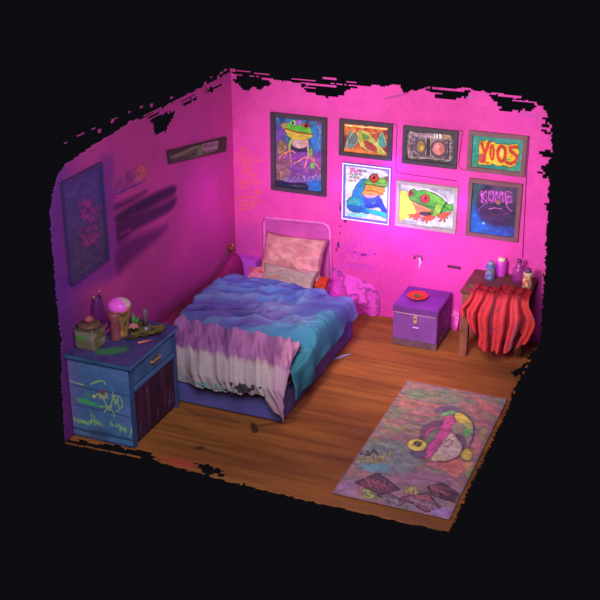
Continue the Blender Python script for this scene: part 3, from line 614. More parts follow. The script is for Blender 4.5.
# duvet
nx, ny = 220, 260
Sg, Tg = np.meshgrid(np.linspace(0, 1, nx), np.linspace(0, 1, ny))
y0 = -.66-.17*sstep(.55, .85, Sg)-.04*np.sin(Sg*9)
yy = y0+Tg*(-2.84-y0)
hem = -.01+.05*sstep(-1.3, -.9, yy)+.05*np.sin(yy*3.2+1.0)+.05*fbm(yy*2, yy*0, 5)+.17*sstep(-2.0, -2.5, yy)+.02*np.sin(yy*11)-.02*sstep(-1.15, -.8, yy)
x_st = .25+.04*np.sin(yy*2.2)
x_end = 2.03+hem*1.2
ss = x_st+(x_end-x_st)*Sg; xx, vv = drop(ss, 1.955, .09); xl, vl = drop(-ss, -.27, .05); xx = np.where(ss < .5, -xl, xx)
q1 = ss*1.3+1.0*fbm(ss*1.2, yy*1.2, 4); q2 = yy*2.6-ss*1.1+1.2*fbm(ss*1.1+4, yy*1.3, 6)
def ridge(n, p=1.6): return (1-np.abs(n*2-1))**p
r1 = ridge(fbm(q1*1.5, q2*1.3, 12, 2)); r2 = ridge(fbm(ss*2.2+yy, yy*3.2-ss*2, 31, 2)); wr2 = fbm(ss*1.6, yy*1.6, 31, 3)
under = sstep(-2.08, -2.22, yy)*(1-sstep(0, .05, vv))
bul = (1-.95*under)*(sstep(-.6, -1.1, yy)*.02+(.075*r1+.090*r2+.06*(wr2-.5)+.02*ridge(fbm(q1*4, q2*3.4, 19, 2)))*(.55+.45*sstep(-.7, -1.1, yy))*1.0+0*(.0*(wr2-.5)+.012*fbm(ss*12, yy*12, 5, 2)))
zz = MT+.035+.03*sstep(-.9, -1.6, yy)-vv-vl+bul*(1-sstep(.0, .1, vv)*.8)-.05*sstep(.03, 0, Tg)-.035*under
zz = np.maximum(zz, np.where(vv < .05, MT-.025, .2))
fr = np.sin(yy*13+2*fbm(yy*2, yy*0, 8))*.5+.5
xx = xx+np.where(vv > .03, fr*.035*sstep(.03, .18, vv), 0)+.012
yy2 = yy
cc = mixc((84, 88, 170), (88, 118, 196), sstep(.35, .65, wr2))
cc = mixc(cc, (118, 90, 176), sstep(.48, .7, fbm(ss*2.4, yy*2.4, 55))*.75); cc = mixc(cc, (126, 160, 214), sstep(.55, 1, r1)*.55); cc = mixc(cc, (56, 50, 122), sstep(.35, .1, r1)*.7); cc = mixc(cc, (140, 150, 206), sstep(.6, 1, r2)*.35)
cc = mixc(cc, (56, 130, 170), sstep(1.6, 2.05, ss+.25*fbm(ss*3, yy*3, 8)-.12)*sstep(-.9, -1.8, yy)*.9); cc = mixc(cc, (52, 146, 150), sstep(-2.0, -2.5, yy)); cc = mixc(cc, (60, 136, 178), sstep(-1.9, -2.15, yy)*sstep(.9, 1.6, ss)*.6)
cc = mixc(cc, (136, 124, 204), sstep(-1.2, -.8, yy)*sstep(1.4, 1.9, ss)*.7)
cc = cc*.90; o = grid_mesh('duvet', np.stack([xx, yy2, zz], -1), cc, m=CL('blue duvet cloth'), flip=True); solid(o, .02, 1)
tag(o, 'rumpled blue and teal duvet spread over the double bed', 'duvet')
# folded blanket over the foot
nx, ny = 220, 170
Sg, Tg = np.meshgrid(np.linspace(0, 1, nx), np.linspace(0, 1, ny))
y0 = -2.14-.05*np.sin(Sg*3)-.10*sstep(.8, 1, Sg)
yend = -3.19+.02*np.sin(Sg*9)-.15*sstep(.86, .96, Sg)
tt = y0+Tg*(yend-y0)
sx = .34+Sg*(1.50+.11*sstep(.1, .7, Tg)); hx, vx = drop(sx, 1.965, .10)
clr = sstep(.78, .98, sx); hy, vy = drop(-tt, 2.93+.06*clr, .10); yv = -hy
dg = sx*1.7+tt*.85                                                   # creases run slantwise down the bed
w1 = fbm(dg*4.2+.6*fbm(sx*2, tt*2, 3), (tt-sx*.5)*.9, 21, 3); rd = ridge(w1, 1.5); w3 = ridge(fbm(dg*9, (tt-sx*.5)*1.7, 77, 2), 1.4); w2 = fbm(sx*2, tt*2, 22, 3)
bb = (.085*rd+.03*w3+.05*(w2-.5)); zz = MT+.10-vy-vx+bb*(1-sstep(0, .1, vy)*.85)*(.35+.65*sstep(0, .06, Tg))-.045*sstep(.04, 0, Tg)-.05*sstep(.985, 1, Sg)
zz = np.maximum(zz, .06); front = sstep(.02, .12, vy)
yv = yv-front*(.014+.045*rd+.02*w3)*(.25+.75*clr); xv = hx+np.where(vx > .02, .02, 0)
k = sstep(.64, .73, Tg+.05*Sg+.07*(fbm(Sg*9, Tg*2, 7)-.5))
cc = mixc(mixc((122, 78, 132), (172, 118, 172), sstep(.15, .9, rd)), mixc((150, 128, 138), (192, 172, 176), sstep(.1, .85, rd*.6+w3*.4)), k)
cc = mixc(cc, (196, 140, 182), sstep(.86, .97, Sg)*.6)
blk = fbm(Sg*34, Tg*26, 63, 2); z1 = np.exp(-((Sg-.72)/.12)**2)*sstep(.84, .92, Tg); z2 = np.exp(-((Sg-.42)/.2)**2)*sstep(.86, .94, Tg)
cc = np.where(((blk+z1*.22) > .70)[..., None] & (z1 > .15)[..., None], np.array((66, 60, 72)), cc); cc = np.where((((1-blk)+z2*.2) > .66)[..., None] & (z2 > .2)[..., None], np.array((124, 160, 158)), cc)
mk = ~((vnoise(Sg*40, Tg*30, 88)[:-1, :-1] > .62) & (Tg[:-1, :-1] > .965) & (Sg[:-1, :-1] < .9) & (Sg[:-1, :-1] > .2))
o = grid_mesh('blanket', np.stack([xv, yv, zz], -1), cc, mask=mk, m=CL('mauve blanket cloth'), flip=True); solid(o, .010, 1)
tag(o, 'mauve and off-white blanket with frayed stained hem over bed foot', 'blanket')

def pillow(name, c, w, h, th, rot, cols, label, cat, seed, m):
    n = 44; U, V = np.meshgrid(np.linspace(-1, 1, n), np.linspace(-1, 1, n)); Ms = []
    R3 = np.array(Matrix.Rotation(rot[2], 3, 'Z') @ Matrix.Rotation(rot[1], 3, 'Y') @ Matrix.Rotation(rot[0], 3, 'X'))
    pin = 1-.07*(np.abs(U)**2*(1-V**2)+np.abs(V)**2*(1-U**2))*1.2
    X = U*w/2*(1-.08*(1-U**2*0)*(1-V**2)*np.abs(U)**3); Y = V*h/2*(1-.10*(1-U**2)*np.abs(V)**3)
    T = (1-.12*0)*th/2*np.sqrt(np.clip((1-np.abs(U)**2.6)*(1-np.abs(V)**2.6), 0, 1))
    N1 = fbm(U*1.8+V*1.5, V*1.6-U*.6, seed, 3); rd = (1-np.abs(N1*2-1))**2.2*1.4
    P = []
    for s in (1, -1): P.append(np.stack([X, Y, s*(T*(1+.45*(rd-.4)+.12*(fbm(U*5+V*3, V*4, seed+2, 2)-.5)))], -1))
    n1 = np.concatenate([P[0], P[1][::-1]], 0) @ R3.T+np.array(c)
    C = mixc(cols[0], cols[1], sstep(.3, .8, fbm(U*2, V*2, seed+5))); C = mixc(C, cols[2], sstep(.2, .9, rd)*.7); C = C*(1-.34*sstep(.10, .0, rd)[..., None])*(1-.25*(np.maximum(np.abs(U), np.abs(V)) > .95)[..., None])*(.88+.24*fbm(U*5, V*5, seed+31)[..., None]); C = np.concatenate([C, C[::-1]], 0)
    # front sheet and back sheet are joined round the rim
    bm_o = grid_mesh(name, n1, C, m=m); bm = bmesh.new(); bm.from_mesh(bm_o.data); bmesh.ops.remove_doubles(bm, verts=bm.verts, dist=.002); bmesh.ops.recalc_face_normals(bm, faces=bm.faces); bm.to_mesh(bm_o.data); bm.free()
    bm_o.data.polygons.foreach_set('use_smooth', [True]*len(bm_o.data.polygons))
    return tag(bm_o, label, cat)
PM = CL('pillow cotton')
pillow('pillow', (.945, -.34, .765), .86, .56, .22, (math.radians(60), math.radians(-2), math.radians(-4)), [(190, 112, 120), (208, 146, 138), (226, 160, 156)], 'large salmon pink pillow propped against the headboard', 'pillow', 3, PM)
pillow('pillow', (1.0, -.62, .60), .74, .30, .13, (math.radians(50), 0, math.radians(-2)), [(190, 128, 128), (210, 150, 140), (160, 150, 140)], 'small greyish pink pillow in front of the large one', 'pillow', 9, PM)
CM = CL('orange cushion velvet')
pillow('cushion', (.58, -.50, .52), .36, .26, .12, (math.radians(20), 0, math.radians(8)), [(206, 62, 40), (230, 90, 50), (214, 150, 190)], 'orange cushion poking out left of the pillows', 'cushion', 13, CM)
pillow('cushion', (1.34, -.46, .52), .24, .20, .12, (math.radians(40), 0, 0), [(160, 34, 34), (186, 50, 36), (200, 70, 40)], 'red cushion poking out right of the pillows', 'cushion', 17, CM)

# lilac cupboard in the corner, maroon bolster along the wall
t = thing('bedside_cupboard', (.2, -.12, 0), 'low lilac bedside cupboard in the corner behind the bed', 'cupboard')
MB().box(.03, .37, -.2, -.01, 0, .56, .012).build('cabinet_body', mat('lilac paint', (196, 78, 214), .6, .08), t)
MB().box(.05, .35, -.212, -.2, .04, .53, .004).build('door', mat('lilac paint', (196, 78, 214)), t)
MB().box(.33, .345, -.225, -.21, .3, .36, .003).build('handle', mat('pale knob', (220, 180, 230)), t)
nx, ny = 24, 90
Sg, Tg = np.meshgrid(np.linspace(0, 1, nx), np.linspace(0, 1, ny)); y = -2.94+Tg*2.66
th = Sg*math.pi; hgt = .52+.03*np.sin(y*3)+.14*sstep(-1.0, -.3, y)+.04*fbm(y*5, Sg*3, 4)
xx = .012+(1-np.cos(th))/2*.225; zz = .005+hgt*np.sin(th)**.45
cc = mixc((124, 32, 72), (88, 26, 52), sstep(.3, .7, fbm(y*2, Sg*3, 44))); cc = mixc(cc, (150, 36, 110), sstep(-1.0, -.4, y)); cc = mixc(cc, (140, 34, 84), sstep(-1.9, -2.3, y))
o = grid_mesh('bolster', np.stack([xx, y+(fbm(Sg*3, Tg*6, 3)-.5)*.02, zz], -1), cc, m=CL('maroon bolster cloth')); solid(o, .006, 0)
tag(o, 'long maroon bolster wedged between the bed and left wall', 'bolster')

# crumpled magenta sheet against the back wall, and a scrap beside the chest
def crumple(name, px, depth, cols, label, cat, seed, slit=False):
    pl = planepts(1, 0, px); a0, b0 = pl.min(0)-.01; a1, b1 = pl.max(0)+.01
    A, B = np.meshgrid(np.linspace(a0, a1, 70), np.linspace(max(b0, .004), b1, 70)); n = fbm(A*5, B*5, seed); rd = 1-np.abs(n*2-1)*2
    d = -.012-depth*(.25+.75*rd*.5+.4*n)*sstep(b1, b0, B)*1.3*(1.9-1.7*(A-a0)/(a1-a0) if slit else 1)
    C = mixc(cols[0], cols[1], sstep(.2, .8, n)); C = mixc(C, cols[2], sstep(.75, 1, rd))
    mk = inside((A[:-1, :-1]+A[1:, 1:])/2, (B[:-1, :-1]+B[1:, 1:])/2, crom(pl))
    o = grid_mesh(name, np.stack([A, d, B], -1), C, mask=mk, m=CL('crumpled magenta cloth')); solid(o, .006, 1); return tag(o, label, cat)
o = crumple('crumpled_sheet', [(333, 268), (345, 273), (362, 279), (374, 286), (380, 296), (379, 313), (360, 317), (340, 312), (331, 290)], .16, [(206, 60, 176), (232, 84, 200), (146, 56, 130)], 'crumpled magenta sheet slumped against the wall beside the bed', 'sheet', 5, True)
o = crumple('paper_scrap', [(453.5, 301), (456, 298), (460, 303), (460, 318), (458, 328), (454, 326), (453, 312)], .07, [(216, 60, 170), (240, 90, 190), (250, 120, 210)], 'crumpled pink paper between purple chest and wooden table', 'paper', 9)

# ================================================================== PURPLE CHEST
X0, X1, Y0, Y1, H = 2.373, 2.925, -.705, -.08, .512
t = thing('storage_chest', ((X0+X1)/2, (Y0+Y1)/2, 0), 'purple storage chest with hinged lid under the frog pictures', 'chest')
PU = mat('purple paint', (134, 70, 166), .55, .12, 5, bump=.08); PU2 = mat('purple lid paint', (112, 50, 140), .55, .1, 5, bump=.08)
MB().box(X0+.008, X1-.008, Y0+.008, Y1-.008, .08, .425, .008).build('chest_body', PU, t)
lid = MB().box(X0, X1, Y0, Y1, .432, H, .008).build('lid', PU2, t)
MB().box(X0+.02, X1-.02, Y0-.004, Y0+.004, .424, .434, .002).build('lid_trim', mat('pale mauve trim', (206, 150, 190), .4), t)
MB().box(X0, X1, Y0, Y1, 0, .085, .006).build('plinth', mat('grey brown plinth', (110, 74, 92), .7, .2), t)
xc = (X0+X1)/2
la = MB().box(xc-.012, xc+.03, Y0-.02, Y0-.002, .325, .42, .004).build('latch', mat('brass latch', (206, 176, 130), .35, .15, metal=.3), t)
MB().lathe((xc+.009, Y0-.022, .385), [(.009, -.008), (.011, 0), (.009, .008)], 10).build('latch_pin', mat('dark latch pin', (90, 60, 50)), la)
MB().box(xc-.02, xc+.05, Y0-.012, Y0, .262, .272, .002).build('label_slot', mat('white slot', (222, 190, 230)), t)
t = thing('dish', (2.585, -.40, H), 'shallow red dish on top of the purple chest', 'dish')
MB().lathe((2.585, -.40, H), [(.05, 0), (.06, .004), (.11, .022), (.13, .036), (.126, .04), (.105, .03), (.05, .014), (.001, .012)], 32).build('dish_bowl', mat('glossy red glaze', (226, 52, 34), .35, .1), t, True)
m = MB()
for k in range(9):
    a = k*2.4; r = .02+.045*((k*37) % 10)/10; m.lathe((2.585+r*math.cos(a), -.39+r*math.sin(a), H+.012), [(.004, 0), (.016, .006), (.018, .016), (.01, .026), (.001, .03)], 8)
tag(m.build('dish_contents', mat('dull olive nuggets', (126, 84, 52), .6, .4, 60), t, True), 'small brownish pieces', kind='stuff')
S.collection.objects[-1]
# ================================================================== WOODEN TABLE
t = thing('side_table', (3.55, -.4, 0), 'small square brown wooden side table in the right corner', 'table')
WD = mat('worn brown wood', (140, 78, 62), .65, .25, 7, bump=.15); WD2 = mat('dark wood top', (104, 58, 44), .55, .2, 6, bump=.1)
MB().box(3.17, 3.93, -.72, -.03, .795, .84, .01).build('tabletop', WD2, t)
for (x, y) in ((3.24, -.66), (3.84, -.42), (3.24, -.12), (3.84, -.12)):
    bmm = MB(); bmm.box(x-.045, x+.045, y-.045, y+.045, 0, .795, .008); bmm.build('leg', WD, t)
m = MB(); m.box(3.26, 3.82, -.675, -.645, .62, .795, .004).box(3.255, 3.285, -.64, -.14, .62, .795, .004).box(3.80, 3.83, -.64, -.14, .62, .795, .004).box(3.26, 3.8, -.14, -.11, .62, .795, .004)
m.build('apron', WD, t)
c = Canvas(2, .842, 3.2, 3.45, -.66, -.45, .006, (60, 56, 40)); c.reg = None
c.fill([(3.23, -.60), (3.30, -.62), (3.36, -.56), (3.34, -.50), (3.27, -.50)], (92, 120, 40), .95, 3)
mm = inside((c.A[:-1, :-1]+c.A[1:, 1:])/2, (c.B[:-1, :-1]+c.B[1:, 1:])/2, crom([(3.235, -.595), (3.30, -.61), (3.35, -.56), (3.335, -.51), (3.27, -.51)]))
tag(c.build('paint_stain', ART, t, mask=mm), 'green paint stain')

# red cloth hanging over its front
nx, ny = 300, 120
Sg, Tg = np.meshgrid(np.linspace(0, 1, nx), np.linspace(0, 1, ny))
dropl = .28+.34*sstep(.06, .36, Sg)-.10*sstep(.62, .80, Sg)-.12*sstep(.84, 1, Sg)+.08*(vnoise(Sg*19, Sg*0, 3)-.5)
s0 = .50+.06*np.sin(Sg*7)+.05*sstep(.2, 0, Sg)
dist = Tg*(dropl+(.755-s0)); yl = s0+dist
hy, vy = drop(yl, .765, .04)
cl = (Sg-.47)
xx = 3.31+Sg*.66+cl*sstep(0, .22, vy)*.20*(1-.55*sstep(.2, .6, vy))+(fbm(Sg*5, Tg*2, 6)-.5)*.03
warp = Sg*14+2.2*fbm(Sg*3, Tg*1.8, 61)
fold = np.sin(warp*2.3)*.55+np.sin(warp*4.7+1)*.45; amp = .010+.038*sstep(0, .2, vy)
yy = -hy-.012-amp*(fold+1)*sstep(0, .05, vy)-.10*sstep(.0, .25, vy)*np.sin(Sg*math.pi)**.6
zz = .850-vy+(1-sstep(0, .05, vy))*(.018*np.abs(fold)+.03*ridge(fbm(Sg*6, Tg*5, 8, 2), 2)); zz = np.maximum(zz, .03)
cc = mixc((140, 28, 44), (224, 62, 74), sstep(-.9, .5, fold)); cc = mixc(cc, (244, 80, 96), sstep(.45, .75, Sg)*sstep(.93, .8, Sg)*sstep(-.1, .7, fold)*.8)  # fold hollows darkened and crests highlighted in the colour, imitating light
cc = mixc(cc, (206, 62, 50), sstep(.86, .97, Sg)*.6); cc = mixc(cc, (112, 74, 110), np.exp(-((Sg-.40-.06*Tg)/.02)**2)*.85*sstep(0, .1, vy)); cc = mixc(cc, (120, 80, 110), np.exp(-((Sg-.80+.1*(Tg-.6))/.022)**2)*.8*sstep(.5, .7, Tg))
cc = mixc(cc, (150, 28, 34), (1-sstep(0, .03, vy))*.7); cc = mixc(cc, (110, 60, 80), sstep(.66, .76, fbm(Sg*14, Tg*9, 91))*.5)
# hanging strips are slit from each other near the hem
slit = ((np.sin(warp*2.3)[:-1, :-1] < -.86) & (Tg[:-1, :-1] > .60+.3*vnoise(Sg*9, Sg*0, 4)[:-1, :-1]) | ((np.sin(warp*4.7+1)[:-1, :-1] < -.93) & (Tg[:-1, :-1] > .84)))
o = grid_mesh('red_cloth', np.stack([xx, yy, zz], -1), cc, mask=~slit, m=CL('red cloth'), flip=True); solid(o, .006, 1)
tag(o, 'gathered bright red cloth hanging in strips over the wooden table front', 'cloth')

def can(name, x, y, r, h, body, cap, bands, label, cat, z=.84, group=None):
    t = thing(name, (x, y, z), label, cat, group)
    MB().lathe((x, y, z), [(r*.92, 0), (r, .006), (r, h*.78), (r*.9, h*.82)], 24).build('can_body', body, t, True)
    MB().lathe((x, y, z), [(r*.72, h*.81), (r*.72, h*.96), (r*.6, h), (.001, h)], 20).build('cap', cap, t, True)
    if bands:
        n = 24; Ug, Vg = np.meshgrid(np.linspace(0, 2*math.pi, 73), np.linspace(h*.12, h*.70, 20))
        C = np.zeros(Ug.shape+(3,)); f = fbm(np.cos(Ug)*3+5, Vg*30+np.sin(Ug)*3, 5+len(label)); cl = np.array(bands, float); i = np.clip(((f-.5)*3+.5)*len(cl), 0, len(cl)-1).astype(int); C = cl[i]
        grid_mesh('wrap_label', np.stack([x+np.cos(Ug)*(r+.0015), y+np.sin(Ug)*(r+.0015), z+Vg], -1), C, m=ART, parent=t)
    return t
can('spray_can', 3.41, -.28, .056, .225, mat('blue can', (84, 104, 170), .4, .1), mat('grey cap', (150, 150, 170), .4), [(74, 92, 160), (110, 84, 170), (150, 170, 190), (120, 110, 90)], 'blue patterned spray can with grey cap on the wooden table', 'spray can')
can('spray_can', 3.50, -.11, .062, .22, mat('magenta can', (216, 70, 206), .4, .08), mat('cream cap', (236, 216, 190), .4), None, 'pink spray can with cream cap standing behind the blue one', 'spray can')
can('spray_can', 3.86, -.36, .055, .235, mat('cream can', (196, 176, 140), .4, .1), mat('plum cap', (120, 60, 110), .4), [(226, 200, 150), (216, 70, 50), (60, 120, 110), (232, 150, 80), (190, 70, 90)], 'floral red and cream spray can at right table edge', 'spray can')
t = thing('bottle', (3.73, -.24, .84), 'purple pink bottle beside the floral spray can', 'bottle')
MB().lathe((3.73, -.24, .84), [(.06, 0), (.07, .01), (.07, .15), (.05, .19), (.028, .215), (.028, .25)], 24).build('bottle_body', mat('purple glass', (170, 60, 150), .2, .1, alpha=.55), t, True)
MB().lathe((3.73, -.24, 1.09), [(.03, 0), (.03, .03), (.001, .032)], 16).build('cap', mat('plum cap', (120, 60, 110)), t, True)
q = on(1, -.01, 534, 283.5)
t = thing('wall_hook', (q[0], 0, q[2]), 'tiny dark hook on the wall right of the table', 'hook')
MB().box(q[0]-.02, q[0]+.02, -.012, -.001, q[2]-.02, q[2]+.03, .004).build('back_plate', mat('dark plum plate', (96, 26, 70)), t)
MB().tube([(q[0], -.01, q[2]), (q[0], -.04, q[2]-.01), (q[0], -.05, q[2]+.02)], .007, 8).build('hook_arm', mat('dark plum plate', (96, 26, 70)), t, True)

# ================================================================== RUG
rc = Canvas(2, .02, 2.835, 3.965, -3.945, -1.555, .008, (140, 104, 110))
rc.noise([(118, 86, 112), (140, 108, 100), (160, 100, 110), (120, 120, 100)], 1.6, 5, 101, .9)
rc.noise([(90, 140, 100), (150, 104, 110), (206, 96, 104), (130, 90, 120)], 2.2, 6.5, 103, .55, contrast=3.6)
rc.noise([(90, 130, 110), (128, 96, 112), (186, 110, 110), (150, 140, 96)], 5, 14, 105, .35, contrast=3.5)
rc.region(320, 370, 520, 570)
for p, col in [(((250, 60), (300, 55), (330, 75), (290, 90), (255, 80)), (70, 140, 96)), (((340, 60), (400, 62), (430, 80), (400, 90), (350, 80)), (70, 146, 96)), (((455, 75), (520, 110), (540, 140), (490, 120)), (224, 90, 100)), (((420, 100), (470, 120), (530, 170), (480, 160)), (216, 90, 110)),
               (((240, 90), (320, 95), (310, 110), (240, 108)), (200, 100, 96)), (((190, 170), (260, 165), (250, 185), (190, 190)), (120, 140, 90)), (((330, 100), (380, 105), (370, 120), (330, 118)), (206, 90, 100)), (((200, 110), (260, 120), (220, 150), (190, 145)), (84, 140, 100))]:
    rc.fill(p, col, .5, 6)
for k in range(130):
    r_ = random.Random(k); x = r_.uniform(150, 520); y = r_.uniform(50, 250); x -= (y-50)*.35*(1 if x < 330 else .1)
    rc.line([(x, y), (x+r_.uniform(15, 50), y+r_.uniform(2, 14))], r_.uniform(3, 8), [(214, 110, 110), (96, 144, 100), (190, 170, 90), (150, 90, 130), (120, 100, 130)][k % 5], .5, soft=2)
# glassy blue-green patch and yellow tag
rc.fill([(130, 230), (200, 210), (280, 240), (290, 290), (230, 320), (120, 300), (95, 280)], (110, 130, 136), .7, 8); rc.fill([(130, 280), (200, 285), (200, 305), (140, 300)], (80, 150, 170), .8, 5)
for k in range(9): r_ = random.Random(k+5); rc.line([(r_.uniform(170, 200)+k*8, 220+k*3), (190+k*9, 250), (r_.uniform(190, 220)+k*9, 300-k*3)], 2, (170, 190, 186), .35)
rc.line([(185, 205), (265, 220)], 8, (120, 100, 130), .8); rc.scribble((112, 268), (205, 262), 38, 3, (196, 176, 70), .8, 14, 3); rc.scribble((120, 250), (170, 245), 22, 4, (60, 60, 60), .8, 6, 4); rc.ring((215, 250), 22, 16, 4, (150, 130, 190), .9)
rc.fill([(60, 340), (110, 330), (100, 380), (45, 375)], (150, 100, 160), .7, 8); rc.fill([(330, 410), (400, 420), (395, 450), (300, 425)], (146, 104, 190), .8, 6)
rc.fill([(150, 320), (360, 310), (430, 360), (400, 400), (200, 380), (90, 345)], (156, 92, 130), .6, 12)
# bird-like head in strong colours
rc.region(400, 400, 490, 480)
rc.fill([(300, 400), (390, 395), (430, 440), (380, 515), (300, 470), (270, 430)], (222, 104, 96), .95, 2); rc.fill([(180, 410), (260, 415), (290, 460), (200, 450)], (206, 96, 110), .8, 3)
rc.fill([(420, 420), (470, 420), (490, 460), (450, 480)], (222, 140, 80), .9, 3); rc.fill([(440, 500), (490, 420), (500, 450), (470, 520)], (110, 180, 90), .8, 2)
rc.fill([(475, 270), (540, 260), (520, 380), (480, 350)], (210, 110, 110), .7, 4); rc.fill([(530, 200), (580, 190), (570, 260), (530, 270)], (150, 140, 80), .8, 3)
rc.fill([(230, 60), (330, 35), (400, 70), (300, 80), (250, 90)], (96, 80, 120), .9, 2); rc.fill([(265, 100), (330, 70), (380, 80), (310, 105)], (96, 190, 110))
rc.fill([(130, 260), (140, 190), (200, 150), (300, 130), (340, 160), (200, 380), (130, 380), (130, 320)], (104, 66, 108), .85, 2)
rc.fill([(170, 230), (200, 195), (270, 190), (250, 240), (190, 300), (165, 280)], (110, 130, 110), .9)
rc.fill([(300, 105), (370, 120), (340, 210), (260, 310), (200, 390), (165, 385), (165, 340), (220, 260), (270, 190), (220, 200), (180, 240), (160, 250), (190, 190), (280, 170)], (206, 66, 140), .95)
rc.fill([(340, 190), (400, 130), (470, 160), (485, 210), (440, 300), (380, 230)], (150, 140, 120), .9)
rc.fill([(375, 82), (425, 95), (475, 140), (450, 160), (405, 155), (365, 125)], (224, 204, 62)); rc.fill([(425, 190), (482, 195), (468, 235), (430, 235)], (92, 186, 100)); rc.fill([(430, 150), (490, 150), (485, 190), (440, 185)], (190, 190, 90))
rc.fill([(370, 225), (430, 250), (440, 310), (405, 330), (360, 280)], (110, 74, 110), .9)
rc.fill([(203, 402), (250, 330), (300, 262), (345, 215), (385, 258), (415, 312), (385, 375), (310, 402), (240, 408)], (206, 172, 160)); rc.fill([(205, 402), (240, 360), (290, 380), (300, 402)], (206, 186, 110), .7, 4)
rc.line([(300, 280), (330, 260), (350, 280), (320, 310), (300, 310)], 5, (150, 110, 100)); rc.line([(203, 405), (300, 412), (385, 385), (420, 330)], 6, (100, 60, 80))
rc.line([(370, 75), (440, 95), (490, 165), (490, 230), (470, 300), (440, 345)], 8, (100, 70, 110)); rc.ell((446, 362), 36, 40, (224, 200, 60))
rc.ell((122, 345), 55, 45, (100, 80, 120), .9); rc.ell((114, 300), 67, 40, (232, 208, 74), rot=.12); rc.ell((120, 292), 31, 17, (96, 90, 70)); rc.ell((122, 291), 17, 9, (160, 160, 120)); rc.ell((122, 291), 8, 5, (60, 60, 50))
# printed cards near the hem
rc.region(325, 445, 485, 535)
for p, col in [([(115, 140), (200, 105), (280, 165), (215, 192)], (92, 56, 78)), ([(285, 195), (385, 178), (430, 235), (380, 252)], (120, 66, 86)), ([(385, 155), (440, 142), (512, 190), (492, 218), (400, 188)], (100, 56, 74)), ([(195, 190), (232, 178), (305, 215), (282, 228)], (90, 80, 96)), ([(440, 165), (512, 190), (490, 216), (430, 195)], (70, 50, 62))]:
    rc.fill(p, col, .9, 2, False); q = p+[p[0]]; rc.line(q, 4, (70, 44, 60), .8, False)
for k, (a, b) in enumerate([((140, 145), (250, 165)), ((150, 130), (230, 150)), ((310, 200), (410, 232)), ((320, 188), (400, 205)), ((400, 160), (470, 190)), ((215, 195), (280, 215))]): rc.scribble(a, b, 20, 4, [(206, 70, 100), (226, 90, 110), (160, 130, 150)][k % 3], .55, 11, k+60)
rc.line([(140, 172), (165, 170), (160, 182), (180, 190), (165, 198), (148, 190)], 8, (176, 200, 60)); rc.scribble((310, 165), (350, 175), 30, 5, (196, 196, 70), .8, 5, 71)
for k in range(14): r_ = random.Random(k+9); x = r_.uniform(60, 430); rc.line([(x, 200+x*.09), (x+r_.uniform(-20, 30), 215+x*.1)], 4, [(190, 120, 180), (130, 120, 200), (220, 110, 140)][k % 3], .6)
for k in range(20): r_ = random.Random(k+99); x = r_.uniform(290, 440); y = r_.uniform(200, 250); rc.line([(x, y), (x+12, y+3)], 4, (150, 150, 200), .6)
rw = np.minimum(np.minimum(rc.A-rc.a0, rc.a1-rc.A), np.minimum(rc.B-rc.b0, rc.b1-rc.B)); rc.C = mixc(rc.C, (130, 84, 110), sstep(.035, .0, rw)*.7)
rc.finish(8, .007, .07, .80, (150, 118, 120), .16, fs=30); rc.C *= 1.22
o = rc.build('rug', pmat('printed rug pile', .92, bump=.3, scale=90, spec=.1), smooth=True); solid(o, .016, -1)
tag(o, 'large worn rug printed with a colourful bird-like head', 'rug')

# scraps on the floor
q = on(2, .005, 344, 357)
t = MB(); t.tube([(q[0]-.10, q[1]-.12, .008), (q[0]-.03, q[1]-.03, .012), (q[0]+.01, q[1]+.05, .01), (q[0]+.06, q[1]+.08, .01)], [.006, .02, .014, .006], 7)
tag(t.build('paper_scrap', mat('pale scrap', (150, 142, 170)), smooth=True), 'small pale torn scrap on the floorboards beside the bed', 'paper')

# ================================================================== DRESSER
X0, X1, Y0, Y1, H = .012, .715, -3.945, -3.0, .947
t = thing('dresser', (.36, -3.47, 0), 'blue painted dresser with yellow graffiti on its side', 'dresser')
BL = mat('blue dresser paint', (72, 112, 158), .6, .16, 5, bump=.1); BD = mat('dark blue trim', (58, 88, 138), .6, .12, 6)
MB().box(X0, X1-.02, Y0+.005, Y1, .05, H-.05, .006).build('carcass', BL, t)
c = Canvas(1, Y0-.0, X0+.003, X1-.005, .03, H-.048, .006, (78, 100, 158))
c.noise([(66, 92, 150), (84, 100, 166), (92, 88, 160)], 3, 3, 111, .9); c.C = mixc(c.C, (128, 74, 150), sstep(.25, .0, c.A)*.7); c.C = mixc(c.C, (64, 112, 160), sstep(.5, .1, c.B)*.5)
c.region(65, 370, 140, 445)
for p in ([(60, 110), (200, 145), (320, 165), (520, 205)], [(70, 270), (220, 300), (400, 340), (545, 380)], [(60, 452), (220, 490), (400, 525), (560, 560)]): c.line(p, 7 if p[0][1] < 400 else 16, (44, 50, 96), .8, soft=2)
c.fill([(100, 235), (140, 218), (250, 262), (300, 295), (160, 265)], (70, 170, 80), .95, 4); c.fill([(160, 185), (200, 178), (240, 215), (180, 215)], (70, 150, 100), .5, 6)
YL = (176, 184, 84)
c.line([(50, 85), (90, 95), (150, 115)], 9, YL, .95); c.line([(215, 105), (270, 85), (310, 85), (325, 105)], 9, YL, .95)
c.ell((237, 208), 13, 13, (226, 190, 110)); c.fill([(275, 160), (320, 155), (345, 190), (290, 190)], (170, 60, 70), .7, 5)
c.scribble((250, 210), (350, 205), 60, 6, (206, 180, 84), .9, 7, 2); c.line([(300, 200), (330, 260), (360, 320), (375, 270), (320, 330)], 7, YL); c.line([(290, 290), (350, 290), (390, 330), (400, 365)], 7, YL)
c.line([(375, 290), (395, 200), (410, 275), (425, 225), (440, 300)], 8, YL); c.line([(400, 195), (450, 220), (465, 280), (430, 320), (410, 325)], 7, YL); c.line([(380, 210), (390, 170)], 6, YL, .8)
